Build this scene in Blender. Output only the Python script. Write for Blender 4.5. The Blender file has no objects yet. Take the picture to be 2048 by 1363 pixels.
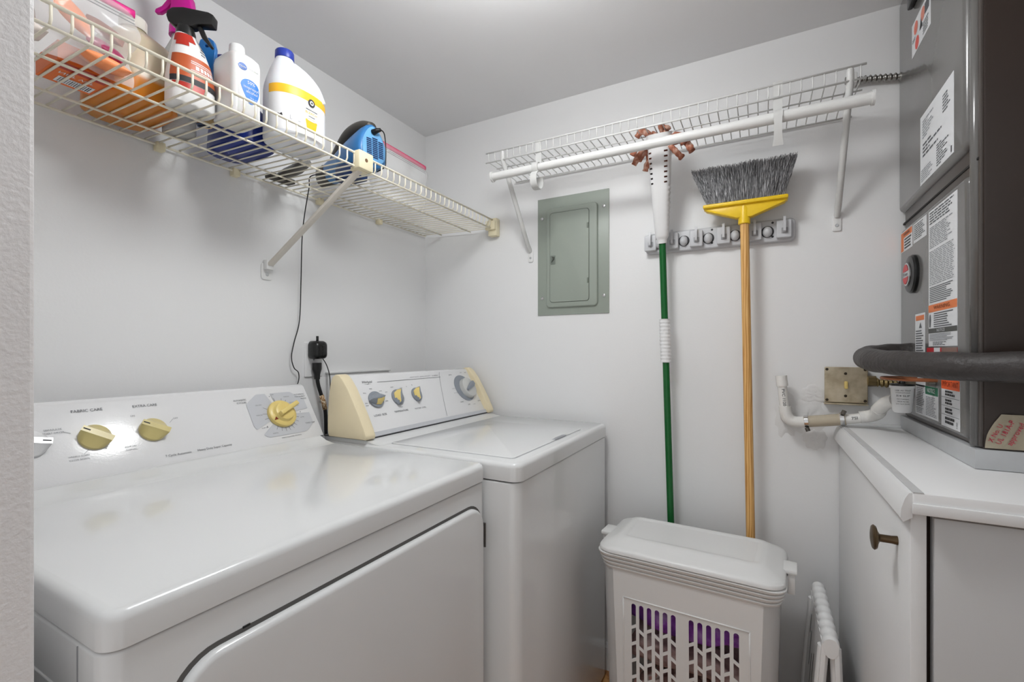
import bpy, bmesh, math, random
import numpy as np
from mathutils import Vector as V, Matrix
random.seed(7)
S = bpy.context.scene
COL = S.collection
# ------------------------------------------------------------------ camera
cd = bpy.data.cameras.new('camera'); cam = bpy.data.objects.new('camera', cd); COL.objects.link(cam)
cd.sensor_width = 36; cd.lens = 922/2048*36; cd.shift_y = 20.5/2048; cd.clip_start = .01
cam.location = (1.344, -1.661, 1.165)
cam.rotation_euler = (math.pi/2, 0, math.atan2(497, 922))
S.camera = cam
# ------------------------------------------------------------------ world, exposure
w = bpy.data.worlds.new('world'); S.world = w; w.use_nodes = True
w.node_tree.nodes['Background'].inputs[0].default_value = (.97, .985, 1, 1)
w.node_tree.nodes['Background'].inputs[1].default_value = .78
S.view_settings.view_transform = 'Standard'; S.view_settings.look = 'None'
S.view_settings.gamma = 1; S.view_settings.use_curve_mapping = False
S.view_settings.exposure = 0.0
LIGHT_STRENGTH = 35.5     # emission of the ceiling lamp's glass dome
LAMP = (.90, -.91, 2.055)

# ------------------------------------------------------------------ materials
def lin(c):
    return tuple(((x/255)/12.92 if x/255 <= .04045 else ((x/255+.055)/1.055)**2.4) for x in c)
MATS = {}
def mat(name, rgb, rough=.5, metal=0, bump=0, bscale=80, var=0, vscale=6, alpha=1, trans=0, coat=0, spec=.5, ior=1.45, sss=0):
    if name in MATS: return MATS[name]
    m = bpy.data.materials.new(name); m.use_nodes = True; nt = m.node_tree; b = nt.nodes['Principled BSDF']
    c = lin(rgb)
    b.inputs['Base Color'].default_value = (*c, 1); b.inputs['Roughness'].default_value = rough
    b.inputs['Metallic'].default_value = metal; b.inputs['Alpha'].default_value = alpha
    b.inputs['Transmission Weight'].default_value = trans; b.inputs['Coat Weight'].default_value = coat
    b.inputs['Specular IOR Level'].default_value = spec; b.inputs['IOR'].default_value = ior
    if sss: b.inputs['Subsurface Weight'].default_value = sss; b.inputs['Subsurface Scale'].default_value = .02
    tc = nt.nodes.new('ShaderNodeTexCoord')
    if var:
        n = nt.nodes.new('ShaderNodeTexNoise'); n.inputs['Scale'].default_value = vscale; n.inputs['Detail'].default_value = 5
        r = nt.nodes.new('ShaderNodeMixRGB'); r.inputs[1].default_value = (*[x*(1-var) for x in c], 1); r.inputs[2].default_value = (*[min(1, x*(1+var)) for x in c], 1)
        nt.links.new(tc.outputs['Object'], n.inputs['Vector']); nt.links.new(n.outputs['Fac'], r.inputs[0]); nt.links.new(r.outputs[0], b.inputs['Base Color'])
    if bump:
        n = nt.nodes.new('ShaderNodeTexNoise'); n.inputs['Scale'].default_value = bscale; n.inputs['Detail'].default_value = 3
        k = nt.nodes.new('ShaderNodeBump'); k.inputs['Strength'].default_value = bump; k.inputs['Distance'].default_value = .002
        nt.links.new(tc.outputs['Object'], n.inputs['Vector']); nt.links.new(n.outputs['Fac'], k.inputs['Height']); nt.links.new(k.outputs[0], b.inputs['Normal'])
    MATS[name] = m; return m
def ramp_mat(name, stops, scale=(1, 1, 1), rough=.5, kind='wave', wscale=10, dist=4, metal=0):
    m = bpy.data.materials.new(name); m.use_nodes = True; nt = m.node_tree; b = nt.nodes['Principled BSDF']
    b.inputs['Roughness'].default_value = rough; b.inputs['Metallic'].default_value = metal
    tc = nt.nodes.new('ShaderNodeTexCoord'); mp = nt.nodes.new('ShaderNodeMapping'); mp.inputs['Scale'].default_value = scale
    t = nt.nodes.new('ShaderNodeTexWave' if kind == 'wave' else 'ShaderNodeTexNoise')
    t.inputs['Scale'].default_value = wscale
    if kind == 'wave': t.inputs['Distortion'].default_value = dist; t.inputs['Detail'].default_value = 3; t.inputs['Detail Scale'].default_value = 1.5
    else: t.inputs['Detail'].default_value = 6
    cr = nt.nodes.new('ShaderNodeValToRGB'); e = cr.color_ramp.elements
    e[0].position, e[0].color = stops[0][0], (*lin(stops[0][1]), 1); e[1].position, e[1].color = stops[-1][0], (*lin(stops[-1][1]), 1)
    for p, c in stops[1:-1]: x = e.new(p); x.color = (*lin(c), 1)
    nt.links.new(tc.outputs['Object'], mp.inputs[0]); nt.links.new(mp.outputs[0], t.inputs['Vector'])
    nt.links.new(t.outputs['Fac'], cr.inputs[0]); nt.links.new(cr.outputs[0], b.inputs['Base Color'])
    MATS[name] = m; return m
WALL = mat('wall_paint', (233, 233, 233), .42, bump=.10, bscale=160)
CEIL = mat('ceiling_paint', (232, 232, 233), .7, bump=.1, bscale=120)
JAMB = mat('jamb_paint', (226, 224, 224), .5, bump=.45, bscale=190)
TRIMW = mat('trim_paint', (228, 228, 227), .4)
ENAM = mat('white_enamel', (219, 220, 220), .16, bump=.015, bscale=220, coat=.3)
CONS = mat('console_white', (224, 224, 225), .13, bump=.05, bscale=260)
CREAM = mat('aged_cream_plastic', (232, 218, 184), .4, var=.1, vscale=12)
YEL = mat('aged_yellow_plastic', (228, 205, 128), .3)
KHAK = mat('khaki_plastic', (205, 190, 128), .28)
DARKGAP = mat('painted_seam_shadow', (38, 36, 34), .8)  # shadow inside the panel seams, painted as a dark colour
INK = mat('grey_ink', (92, 94, 98), .6)
INKD = mat('dark_ink', (45, 45, 48), .6)
INKL = mat('pale_grey_ink', (150, 152, 156), .6)
DIALG = mat('dial_grey_print', (196, 198, 203), .35)
SLATE = mat('slate_plastic', (138, 144, 152), .35)
CHROME = mat('chrome', (210, 210, 210), .15, 1)
STEEL = mat('galvanised_steel', (196, 198, 200), .4, .35, var=.12, vscale=14)
WIREC = mat('cream_wire_vinyl', (232, 226, 208), .35)
WIREW = mat('white_wire_vinyl', (222, 222, 220), .35)
CLIPC = mat('cream_clip_plastic', (232, 222, 190), .4)
PANELG = mat('panel_grey_green', (150, 158, 148), .38, var=.03, vscale=9)
RACKG = mat('rack_grey_plastic', (196, 197, 200), .35)
WHITEP = mat('white_plastic', (232, 232, 232), .33)
PVC = mat('pvc_white', (230, 228, 224), .25)
BLACKP = mat('black_plastic', (24, 24, 24), .28)
BLACKR = mat('black_rubber', (20, 20, 20), .5)
GREEN = mat('green_metal', (10, 92, 38), .25)
YELLOWB = mat('broom_yellow', (240, 200, 34), .35)
ORANGE = mat('label_orange', (226, 118, 50), .45)
LABW = mat('label_white', (226, 227, 229), .5)
FRONTB = mat('furnace_panel_paint', (104, 102, 100), .2, coat=.25)
SIDEB = mat('furnace_side_brown', (50, 40, 35), .35, var=.12, vscale=4)
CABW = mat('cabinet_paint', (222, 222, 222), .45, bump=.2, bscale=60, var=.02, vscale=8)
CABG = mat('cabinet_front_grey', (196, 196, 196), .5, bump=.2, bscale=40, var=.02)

# ------------------------------------------------------------------ builders
W = {}
def thing(name, label, cat, loc, group=None):
    o = bpy.data.objects.new(name, None); COL.objects.link(o); o.location = loc; o.empty_display_size = .05
    o['label'] = label; o['category'] = cat
    if group: o['group'] = group
    W[o.name] = V(loc); return o
def tag(o, label, cat, group=None):
    o['label'] = label; o['category'] = cat
    if group: o['group'] = group
    return o
def fin(name, bm, m, parent=None, smooth=False, label=None, kind=None, recalc=True):
    if recalc: bmesh.ops.recalc_face_normals(bm, faces=bm.faces)
    me = bpy.data.meshes.new(name); co = [v.co for v in bm.verts]
    lo = V([min(c[i] for c in co) for i in range(3)]); hi = V([max(c[i] for c in co) for i in range(3)])
    c = (lo+hi)/2
    if parent is None: c.z = lo.z
    bmesh.ops.translate(bm, verts=bm.verts, vec=-c)
    if smooth:
        for f in bm.faces: f.smooth = True
    bm.to_mesh(me); bm.free(); me.materials.append(m)
    if smooth and smooth is not True:
        me.set_sharp_from_angle(angle=math.radians(smooth))
    o = bpy.data.objects.new(name, me); COL.objects.link(o)
    if parent is None: o.location = c
    else: o.parent = parent; o.location = c-W[parent.name]
    W[o.name] = c.copy()
    if label: o['label'] = label
    if kind: o['kind'] = kind
    return o
def copyat(o, wpos, parent):
    k = o.copy(); COL.objects.link(k); k.parent = parent; k.location = V(wpos)-(W[parent.name] if parent else V()); W[k.name] = V(wpos); return k
class Fr:                                    # a plane in the room: o + a*r + b*u + c*n
    def __init__(s, o, r, u): s.o = V(o); s.r = V(r).normalized(); s.u = V(u).normalized(); s.n = s.r.cross(s.u).normalized()
    def __call__(s, a, b, c=0): return s.o+s.r*a+s.u*b+s.n*c
def NB(): return bmesh.new()
def box(bm, lo, hi, bev=0, seg=2):
    x = [(a, b) for a, b in zip(lo, hi)]
    vs = [bm.verts.new((x[0][i], x[1][j], x[2][k])) for i in (0, 1) for j in (0, 1) for k in (0, 1)]
    fs = [bm.faces.new([vs[i] for i in q]) for q in ((0, 1, 3, 2), (4, 6, 7, 5), (0, 4, 5, 1), (2, 3, 7, 6), (0, 2, 6, 4), (1, 5, 7, 3))]
    if bev:
        es = set(e for f in fs for e in f.edges); bmesh.ops.bevel(bm, geom=list(es), offset=bev, segments=seg, affect='EDGES', profile=.5)
    return bm
def fbox(bm, fr, a, b, c, bev=0, seg=2):      # box in a frame, ranges a, b, c
    t = NB(); box(t, (a[0], b[0], c[0]), (a[1], b[1], c[1]), bev, seg)
    for v in t.verts: v.co = fr(*v.co)
    me = bpy.data.meshes.new('t'); t.to_mesh(me); t.free(); bm.from_mesh(me); bpy.data.meshes.remove(me); return bm
def prism(bm, fr, pts, c0, c1, bev=0):
    t = NB(); n = len(pts)
    lo = [t.verts.new((p[0], p[1], c0)) for p in pts]; hi = [t.verts.new((p[0], p[1], c1)) for p in pts]
    t.faces.new(lo[::-1]); t.faces.new(hi)
    for i in range(n): t.faces.new((lo[i], lo[(i+1) % n], hi[(i+1) % n], hi[i]))
    bmesh.ops.recalc_face_normals(t, faces=t.faces)
    if bev: bmesh.ops.bevel(t, geom=list(t.edges), offset=bev, segments=2, affect='EDGES', profile=.5)
    bmesh.ops.triangulate(t, faces=[f for f in t.faces if len(f.verts) > 4])
    for v in t.verts: v.co = fr(*v.co)
    me = bpy.data.meshes.new('t'); t.to_mesh(me); t.free(); bm.from_mesh(me); bpy.data.meshes.remove(me); return bm
def tube(bm, path, r, n=8, closed=False, cap=True, flat=None):
    P = [V(p) for p in path]; N = len(P); R = r if isinstance(r, (list, tuple)) else [r]*N
    T = []
    for i in range(N):
        a = P[(i-1) % N] if (closed or i) else P[i]; b = P[(i+1) % N] if (closed or i < N-1) else P[i]
        T.append((b-a).normalized())
    q = V((0, 0, 1)) if abs(T[0].z) < .9 else V((1, 0, 0))
    q = (q-T[0]*q.dot(T[0])).normalized(); rings = []
    for i in range(N):
        q = (q-T[i]*q.dot(T[i])).normalized(); s = T[i].cross(q)
        fa, fb = flat or (1, 1)
        rings.append([bm.verts.new(P[i]+(q*math.cos(2*math.pi*k/n)*fa+s*math.sin(2*math.pi*k/n)*fb)*R[i]) for k in range(n)])
    for i in range(N if closed else N-1):
        A, B = rings[i], rings[(i+1) % N]
        for k in range(n): bm.faces.new((A[k], A[(k+1) % n], B[(k+1) % n], B[k]))
    if cap and not closed: bm.faces.new(rings[0][::-1]); bm.faces.new(rings[-1])
    return bm
def smoothpath(pts, k=8):
    P = [V(p) for p in pts]; out = []
    for i in range(len(P)-1):
        a = P[max(i-1, 0)]; b = P[i]; c = P[i+1]; d = P[min(i+2, len(P)-1)]
        for j in range(k):
            t = j/k; out.append(.5*((2*b)+(c-a)*t+(2*a-5*b+4*c-d)*t*t+(3*b-a-3*c+d)*t**3))
    return out+[P[-1]]
def rings_mesh(bm, rings, cap0=True, cap1=True):
    R = [[bm.verts.new(p) for p in r] for r in rings]; n = len(R[0])
    for A, B in zip(R, R[1:]):
        for k in range(n): bm.faces.new((A[k], A[(k+1) % n], B[(k+1) % n], B[k]))
    if cap0: bm.faces.new(R[0][::-1])
    if cap1: bm.faces.new(R[-1])
    return bm
def lathe(bm, o, axis, prof, n=24):           # prof: (radius, height along axis)
    a = V(axis).normalized(); q = V((0, 0, 1)) if abs(a.z) < .9 else V((1, 0, 0)); q = (q-a*q.dot(a)).normalized(); s = a.cross(q); o = V(o)
    return rings_mesh(bm, [[o+a*h+(q*math.cos(2*math.pi*k/n)+s*math.sin(2*math.pi*k/n))*max(r, 1e-5) for k in range(n)] for r, h in prof])
def rrect(x0, x1, y0, y1, r, n=5):
    out = []
    for cx, cy, a in ((x1-r, y1-r, 0), (x0+r, y1-r, 90), (x0+r, y0+r, 180), (x1-r, y0+r, 270)):
        for k in range(n+1):
            t = math.radians(a+90*k/n); out.append((cx+r*math.cos(t), cy+r*math.sin(t)))
    return out
def slab(bm, fr, x0, x1, y0, y1, c0, c1, rc, re, both=False, n=6):   # rounded-corner slab with rounded top edge
    L = []
    if both: L += [(c0+re-re*math.cos(t), re-re*math.sin(t)) for t in [math.pi/2*i/4 for i in range(4)]]
    else: L += [(c0, 0)]
    if not both or True: L += [(c0+(re if both else 0), 0)] if both else []
    L += [(c1-re+re*math.sin(t), re-re*math.cos(t)) for t in [math.pi/2*i/4 for i in range(5)]]
    rings_mesh(bm, [[fr(p[0], p[1], c) for p in rrect(x0+i, x1-i, y0+i, y1-i, max(rc-i, .001), n)] for c, i in L]); return bm
class Loft:                                   # bottle body: sections (z, cx, cy, rx, ry, p)
    def __init__(s, secs): s.a = np.array(secs, float)
    def par(s, z): return [float(np.interp(z, s.a[:, 0], s.a[:, i])) for i in range(1, 6)]
    def pt(s, z, t, off=0):
        cx, cy, rx, ry, p = s.par(z); c, q = math.cos(t), math.sin(t); f = lambda x: math.copysign(abs(x)**(2/p), x)
        return V((cx+(rx+off)*f(c), cy+(ry+off)*f(q), z))
    def front(s, y, z, off=.0006):             # point on the +x side at this y
        cx, cy, rx, ry, p = s.par(z); k = min(.999, abs(y-cy)/ry); return V((cx+rx*(1-k**p)**(1/p)+off, y, z))
    def build(s, bm, n=40, zs=None):
        z = zs or list(s.a[:, 0]); return rings_mesh(bm, [[s.pt(q, 2*math.pi*k/n) for k in range(n)] for q in z])
    def patch(s, bm, z0, z1, t0, t1, off=.0006, nz=6, nt=16):
        g = [[bm.verts.new(s.pt(z0+(z1-z0)*i/nz, t0+(t1-t0)*j/nt, off)) for j in range(nt+1)] for i in range(nz+1)]
        for i in range(nz):
            for j in range(nt): bm.faces.new((g[i][j], g[i][j+1], g[i+1][j+1], g[i+1][j]))
        return bm
    def fpatch(s, bm, poly, off=.0007):        # polygon of (y, z) laid on the +x side, as a fan
        c = [sum(p[i] for p in poly)/len(poly) for i in (0, 1)]; vc = bm.verts.new(s.front(*c, off)); vs = [bm.verts.new(s.front(*p, off)) for p in poly]
        ms = [bm.verts.new(s.front((p[0]+c[0])/2, (p[1]+c[1])/2, off)) for p in poly]; n = len(vs)
        for i in range(n):
            j = (i+1) % n; bm.faces.new((vc, ms[i], ms[j])); bm.faces.new((ms[i], vs[i], vs[j], ms[j]))
        return bm
def ell(cx, cy, rx, ry, n=24, a0=0, a1=360): return [(cx+rx*math.cos(math.radians(a0+(a1-a0)*k/n)), cy+ry*math.sin(math.radians(a0+(a1-a0)*k/n))) for k in range(n)]
TM = {}
def textmesh(s, size, shear=0):
    k = (s, size, shear)
    if k in TM: return TM[k].copy()
    c = bpy.data.curves.new('t', 'FONT'); c.body = s; c.size = size; c.align_x = 'CENTER'; c.align_y = 'CENTER'; c.resolution_u = 2; c.shear = shear
    o = bpy.data.objects.new('t', c); COL.objects.link(o); dg = bpy.context.evaluated_depsgraph_get()
    me = bpy.data.meshes.new_from_object(o.evaluated_get(dg)); bpy.data.objects.remove(o); bpy.data.curves.remove(c); TM[k] = me; return me.copy()
def text(parent, s, m, fr, a, b, size, c=.0006, rot=0, wid=None, shear=0, mapf=None, name='lettering'):
    me = textmesh(s, size, shear); bm = NB(); bm.from_mesh(me); bpy.data.meshes.remove(me)
    xs = [v.co.x for v in bm.verts]; ww = max(xs)-min(xs); k = (wid/ww) if wid else 1; cr, sr = math.cos(rot), math.sin(rot)
    for v in bm.verts:
        x, y = v.co.x*k, v.co.y; x, y = x*cr-y*sr, x*sr+y*cr
        v.co = mapf(a+x, b+y) if mapf else fr(a+x, b+y, c)
    return fin(name, bm, m, parent, recalc=False)
def lines(parent, m, fr, a0, a1, b0, b1, n, th=.5, fill=.95, ragged=.3, c=.0008, name='print', words=True):
    bm = NB(); h = (b1-b0)/n
    for i in range(n):
        y = b1-(i+.5)*h; e = a0+(a1-a0)*(fill-random.random()*ragged); x = a0+(a1-a0)*.03
        while x < e:
            ww = min((a1-a0)*random.uniform(.06, .2), e-x) if words else e-x
            vs = [bm.verts.new(fr(*p, c)) for p in ((x, y-h*th/2), (x+ww, y-h*th/2), (x+ww, y+h*th/2), (x, y+h*th/2))]; bm.faces.new(vs); x += ww+(a1-a0)*.025
    return fin(name, bm, m, parent, recalc=False)
def quad(parent, m, fr, pts, c=.0005, name='print'):
    bm = NB(); bm.faces.new([bm.verts.new(fr(p[0], p[1], c)) for p in pts]); bmesh.ops.triangulate(bm, faces=bm.faces); return fin(name, bm, m, parent, recalc=False)
def rect(a0, a1, b0, b1): return [(a0, b0), (a1, b0), (a1, b1), (a0, b1)]
def struct(o): o['kind'] = 'structure'; return o
XY = Fr((0, 0, 0), (1, 0, 0), (0, 1, 0)); WB = Fr((0, 0, 0), (1, 0, 0), (0, 0, 1)); WA = Fr((0, 0, 0), (0, 1, 0), (0, 0, 1))

# ------------------------------------------------------------------ the room
H = 2.14; XR = 2.36; YC = -1.49; YO = -1.61
floor = struct(fin('floor', box(NB(), (-.1, -3.0, -.06), (XR+.1, .1, -.012)), mat('subfloor', (70, 50, 34), .8)))
OAK = ramp_mat('oak_boards', [(.2, (166, 112, 62)), (.6, (196, 142, 86)), (1, (206, 156, 100))], (1, 6, 1), .35, 'wave', 3.0, 6)
for i in range(31):
    x = i*.076; pb = NB(); j = random.uniform(-.9, -.3)
    for y0, y1 in ((-3.0, j-1.0), (j-.998, j), (j+.002, -.0)):
        fin('plank', box(NB(), (x+.0007, y0, -.012), (x+.0753, y1, random.uniform(-.0006, 0)), .0008, 1), OAK, floor)
struct(fin('ceiling', box(NB(), (-.1, -1.72, H), (XR+.1, .1, H+.08)), CEIL))
struct(fin('wall_left', box(NB(), (-.1, -1.72, 0), (0, 0, H)), WALL))
wall_back = struct(fin('wall_back', box(NB(), (-.1, 0, 0), (XR+.1, .1, H)), WALL))
struct(fin('wall_right', box(NB(), (XR, -1.72, 0), (XR+.1, 0, H)), WALL))
wf = NB(); box(wf, (0, YO, 0), (.737, YC, H), .004); struct(fin('wall_front', wf, JAMB))
wf = NB(); box(wf, (1.72, YO, 0), (XR, YC, H), .004); struct(fin('wall_front', wf, JAMB))
bb = NB(); prism(bb, Fr((0, 0, 0), (0, -1, 0), (0, 0, 1)), [(0, 0), (.014, 0), (.014, .082), (.009, .094), (.004, .1), (0, .1)], -.0, -1.53)
struct(fin('baseboard_back', bb, TRIMW))
# plaster repair round the drain pipe
def lump(cx, cz, rx, rz, h, seed):
    rnd = random.Random(seed); bm = NB(); n = 26; m = 7; c = bm.verts.new((cx, -h*.9, cz)); pr = None; rr = [rnd.uniform(.8, 1.15) for _ in range(n)]
    for i in range(1, m+1):
        f = i/m; ring = [bm.verts.new((cx+rx*f*rr[k]*math.cos(2*math.pi*k/n), (.001 if i == m else -h*(1-f**3)*rnd.uniform(.45, 1.2)), cz+rz*f*rr[k]*math.sin(2*math.pi*k/n))) for k in range(n)]
        for k in range(n):
            if pr: bm.faces.new((pr[k], pr[(k+1) % n], ring[(k+1) % n], ring[k]))
            else: bm.faces.new((c, ring[k], ring[(k+1) % n]))
        pr = ring
    return bm
PLAST = mat('rough_plaster', (226, 225, 224), .6, bump=.6, bscale=45)
for a in ((1.415, .97, .035, .075, .006, 1), (1.47, .965, .06, .06, .0045, 2), (1.49, .90, .035, .035, .004, 3), (1.485, 1.035, .04, .03, .003, 4)):
    fin('plaster_patch', lump(*a), PLAST, wall_back, smooth=60)

# ------------------------------------------------------------------ ceiling lamp
lt = thing('ceiling_light', 'round ceiling light with a glowing white glass dome on an added drop rod', 'lamp', (LAMP[0], LAMP[1], H))
fin('base_plate', lathe(NB(), (LAMP[0], LAMP[1], H), (0, 0, -1), [(.0, 0), (.15, 0), (.15, .018), (.14, .022), (0, .022)], 40), TRIMW, lt, 40)
em = bpy.data.materials.new('lamp_glass'); em.use_nodes = True; e = em.node_tree.nodes['Principled BSDF']
e.inputs['Emission Color'].default_value = (.975, .995, 1, 1); e.inputs['Emission Strength'].default_value = LIGHT_STRENGTH
fin('added_stem', tube(NB(), [(LAMP[0], LAMP[1], H-.02), (LAMP[0], LAMP[1], H-.088)], .012, 16), CHROME, lt, True)  # added rod, lowers the dome so its glow reaches the ceiling
fin('glass_dome', lathe(NB(), (LAMP[0], LAMP[1], H-.08), (0, 0, -1), [(0, -.004), (.13, -.003), (.135, 0), (.134, .02), (.122, .045), (.098, .066), (.06, .079), (.02, .084), (0, .085)], 40), em, lt, True)

# ------------------------------------------------------------------ appliances
def knob(parent, fr, a, b, m, r=.024, h=.02, ang=0, mark=INKD, bar=.006):
    bm = NB(); L = []
    for c, f in ((0, 0), (.003, 0), (.006, .03), (h*.55, .45), (h*.8, .78), (h*.95, .95), (h, 1)):
        ring = []
        for k in range(36):
            t = 2*math.pi*k/36; x, y = r*math.cos(t), r*math.sin(t)
            bx, by = max(-r*1.02, min(r*1.02, x*1.08)), max(-bar, min(bar, y))
            X, Y = x+(bx-x)*f, y+(by-y)*f; ring.append(fr(a+X*math.cos(ang)-Y*math.sin(ang), b+X*math.sin(ang)+Y*math.cos(ang), c))
        L.append(ring)
    k = fin('knob', rings_mesh(bm, L), m, parent, 35)
    if mark:
        q = NB(); f2 = Fr(fr(a, b), fr.r*math.cos(ang)+fr.u*math.sin(ang), fr.u*math.cos(ang)-fr.r*math.sin(ang)); fbox(q, f2, (-r*.95, -r*.5), (-.0012, .0012), (h-.0005, h+.0004)); fin('pointer_mark', q, mark, k)
    return k
def appliance_body(parent, x0, x1, y0, y1, ztop, zlip, rc, notch=.004):
    bm = NB(); slab(bm, XY, x0, x1, y0, y1, .012, zlip-.003, rc, .004); fin('cabinet_body', bm, ENAM, parent, 35)
    bm = NB(); slab(bm, XY, x0+.004, x1-.004, y0+.004, y1-.004, zlip-.006, zlip+.002, rc, .0005); fin('seam', bm, DARKGAP, parent)
    bm = NB(); slab(bm, XY, x0, x1+.003, y0, y1, zlip, ztop, rc, .012, n=8); return fin('top_panel', bm, ENAM, parent, 35)
# dryer
dr = thing('clothes_dryer', 'white front-loading dryer nearest the doorway, its door facing the room', 'dryer', (.45, -1.094, 0))
DX, DY0, DY1 = .774, -1.453, -.734
dtop = appliance_body(dr, .13, DX, DY0, DY1, .903, .864, .022)
bm = NB(); prism(bm, Fr((0, 0, 0), (1, 0, 0), (0, 0, 1)), [(.06, .9), (.285, .902), (.262, .9045), (.24, .909), (.222, .917), (.21, .921), (.06, .921)], 1.446, .744); fin('console_cove', bm, ENAM, dr, 40)
bm = NB(); prism(bm, WB, [(.05, .914), (.2135, .914), (.2135, .919), (.122, 1.061), (.108, 1.066), (.05, 1.058)], 1.45, .728, .005); fin('console', bm, CONS, dr, 30)
DC = Fr((.2138, 0, .9195), (0, 1, 0), (-.09, 0, .14))
fin('console_seam', prism(NB(), WB, [(.06, .917), (.2148, .917), (.2148, .9195), (.06, .9195)], 1.445, .733), INK, dr)
for a, an in ((-1.244, -.62), (-1.143, -.55)): knob(dr, DC, a, .086, KHAK, .0265, .021, an)
knob(dr, DC, -1.338, .088, CONS, .0265, .021, 2.9)
# timer dial
bm = NB(); cx, cy = -.836, .083
def octo(t):
    c, s = math.cos(t), math.sin(t); R = 9
    for nx, ny, d in ((1, 0, .088), (-1, 0, .086), (0, 1, .068), (0, -1, .062), (.6, .8, .085), (-.6, .8, .085), (.6, -.8, .084), (-.8, -.6, .085)):
        q = c*nx+s*ny
        if q > 1e-3: R = min(R, d/q)
    return R
for t0, t1 in ((6, 98), (110, 203), (217, 357)):
    pv = None; n = 24
    for k in range(n+1):
        t = math.radians(t0+(t1-t0)*k/n); a = bm.verts.new(DC(cx+.036*math.cos(t), cy+.036*math.sin(t), .0005)); R = octo(t); b = bm.verts.new(DC(cx+R*math.cos(t), cy+R*math.sin(t), .0005))
        if pv: bm.faces.new((pv[0], pv[1], b, a))
        pv = (a, b)
fin('dial_print', bm, DIALG, dr, recalc=False)
bm = NB()
for t in (95, 70, 55, 150, 172, 190, 236, 252, 267, 281, 296, 311, 327, 343):
    t = math.radians(t); f2 = Fr(DC(cx, cy), DC.r*math.cos(t)+DC.u*math.sin(t), DC.u*math.cos(t)-DC.r*math.sin(t)); bm.faces.new([bm.verts.new(f2(*p, .0009)) for p in rect(.04, .052, -.0005, .0005)])
for t in (104, 0, 210):
    t = math.radians(t); bm.faces.new([bm.verts.new(DC(cx+.06*math.cos(t)+p[0], cy+.06*math.sin(t)+p[1], .0009)) for p in ell(0, 0, .0014, .0014, 8)])
fin('dial_ticks', bm, INK, dr, recalc=False)
dial = fin('timer_dial', lathe(NB(), DC(cx, cy), DC.n, [(0, 0), (.0395, 0), (.0405, .004), (.039, .010), (.034, .013), (.029, .0135), (.027, .016), (.0255, .022), (.02, .024), (0, .024)], 40), YEL, dr, 35)
bm = NB(); t = .42; f2 = Fr(DC(cx, cy), DC.r*math.cos(t)+DC.u*math.sin(t), DC.u*math.cos(t)-DC.r*math.sin(t)); fbox(bm, f2, (-.024, .043), (-.0062, .0062), (.016, .036), .0025); fin('dial_grip', bm, YEL, dial, 40)
bm = NB(); t = 3.67; f2 = Fr(DC(cx, cy), DC.r*math.cos(t)+DC.u*math.sin(t), DC.u*math.cos(t)-DC.r*math.sin(t)); prism(bm, f2, [(.038, 0), (.029, .005), (.029, -.005)], .012, .0142); fin('dial_arrow', bm, mat('dial_red', (120, 40, 20), .5), dial)
for s, a, b, sz, wd, m in (('FABRIC CARE', -1.2445, .148, .0085, .05, INK), ('EXTRA CARE', -1.144, .1475, .0085, .046, INK), ('7 Cycle Automatic', -1.109, .0195, .0075, .052, INK), ('Heavy Duty Super Capacity', -1.031, .0205, .0075, .078, INK), ('SEPARATE', -1.302, .113, .0055, .026, INKL), ('START DRYER', -1.302, .106, .0055, .031, INKL), ('WRINKLE GUARD', -1.274, .051, .005, .032, INKL), ('CYCLE SIGNAL', -1.274, .044, .005, .032, INKL), ('DAMP DRY', -1.19, .055, .005, .02, INKL), ('SIGNAL', -1.19, .048, .005, .02, INKL), ('OFF', -1.093, .108, .006, .01, INKL), ('ON', -1.172, .125, .006, .008, INKL),
        ('AUTOMATIC', -.934, .138, .007, .034, INK), ('CYCLES', -.932, .13, .007, .025, INK), ('AUTOMATIC', -.757, .14, .006, .034, INK), ('PERMANENT', -.757, .1325, .006, .034, INK), ('PRESS', -.748, .125, .006, .018, INK), ('TIMED DRY', -.758, .045, .0065, .032, INK), ('MORE DRY', -.80, .136, .0045, .018, INK), ('LESS DRY', -.79, .116, .0045, .017, INK), ('MORE DRY', -.897, .088, .0045, .018, INK), ('LESS DRY', -.89, .118, .0045, .018, INK), ('NORMAL', -.872, .03, .0045, .016, INK), ('FLUFF AIR', -.895, .05, .0045, .018, INK), ('DAMP DRY', -.78, .104, .0045, .016, INK), ('60 MIN', -.776, .066, .0045, .012, INK), ('OFF', -.84, .146, .0045, .008, INK), ('KEEPS CLOTHES MOVING', -.83, .0135, .0045, .06, INK)):
    text(dr, s, m, DC, a, b, sz, wid=wd)
for a, b, r_ in ((-1.283, .104, -.5), (-1.262, .058, .8), (-1.103, .103, .8)):
    f2 = Fr(DC(a, b), DC.r*math.cos(r_)+DC.u*math.sin(r_), DC.u*math.cos(r_)-DC.r*math.sin(r_)); quad(dr, INKL, f2, rect(-.006, .006, -.0004, .0004), name='print')
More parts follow.
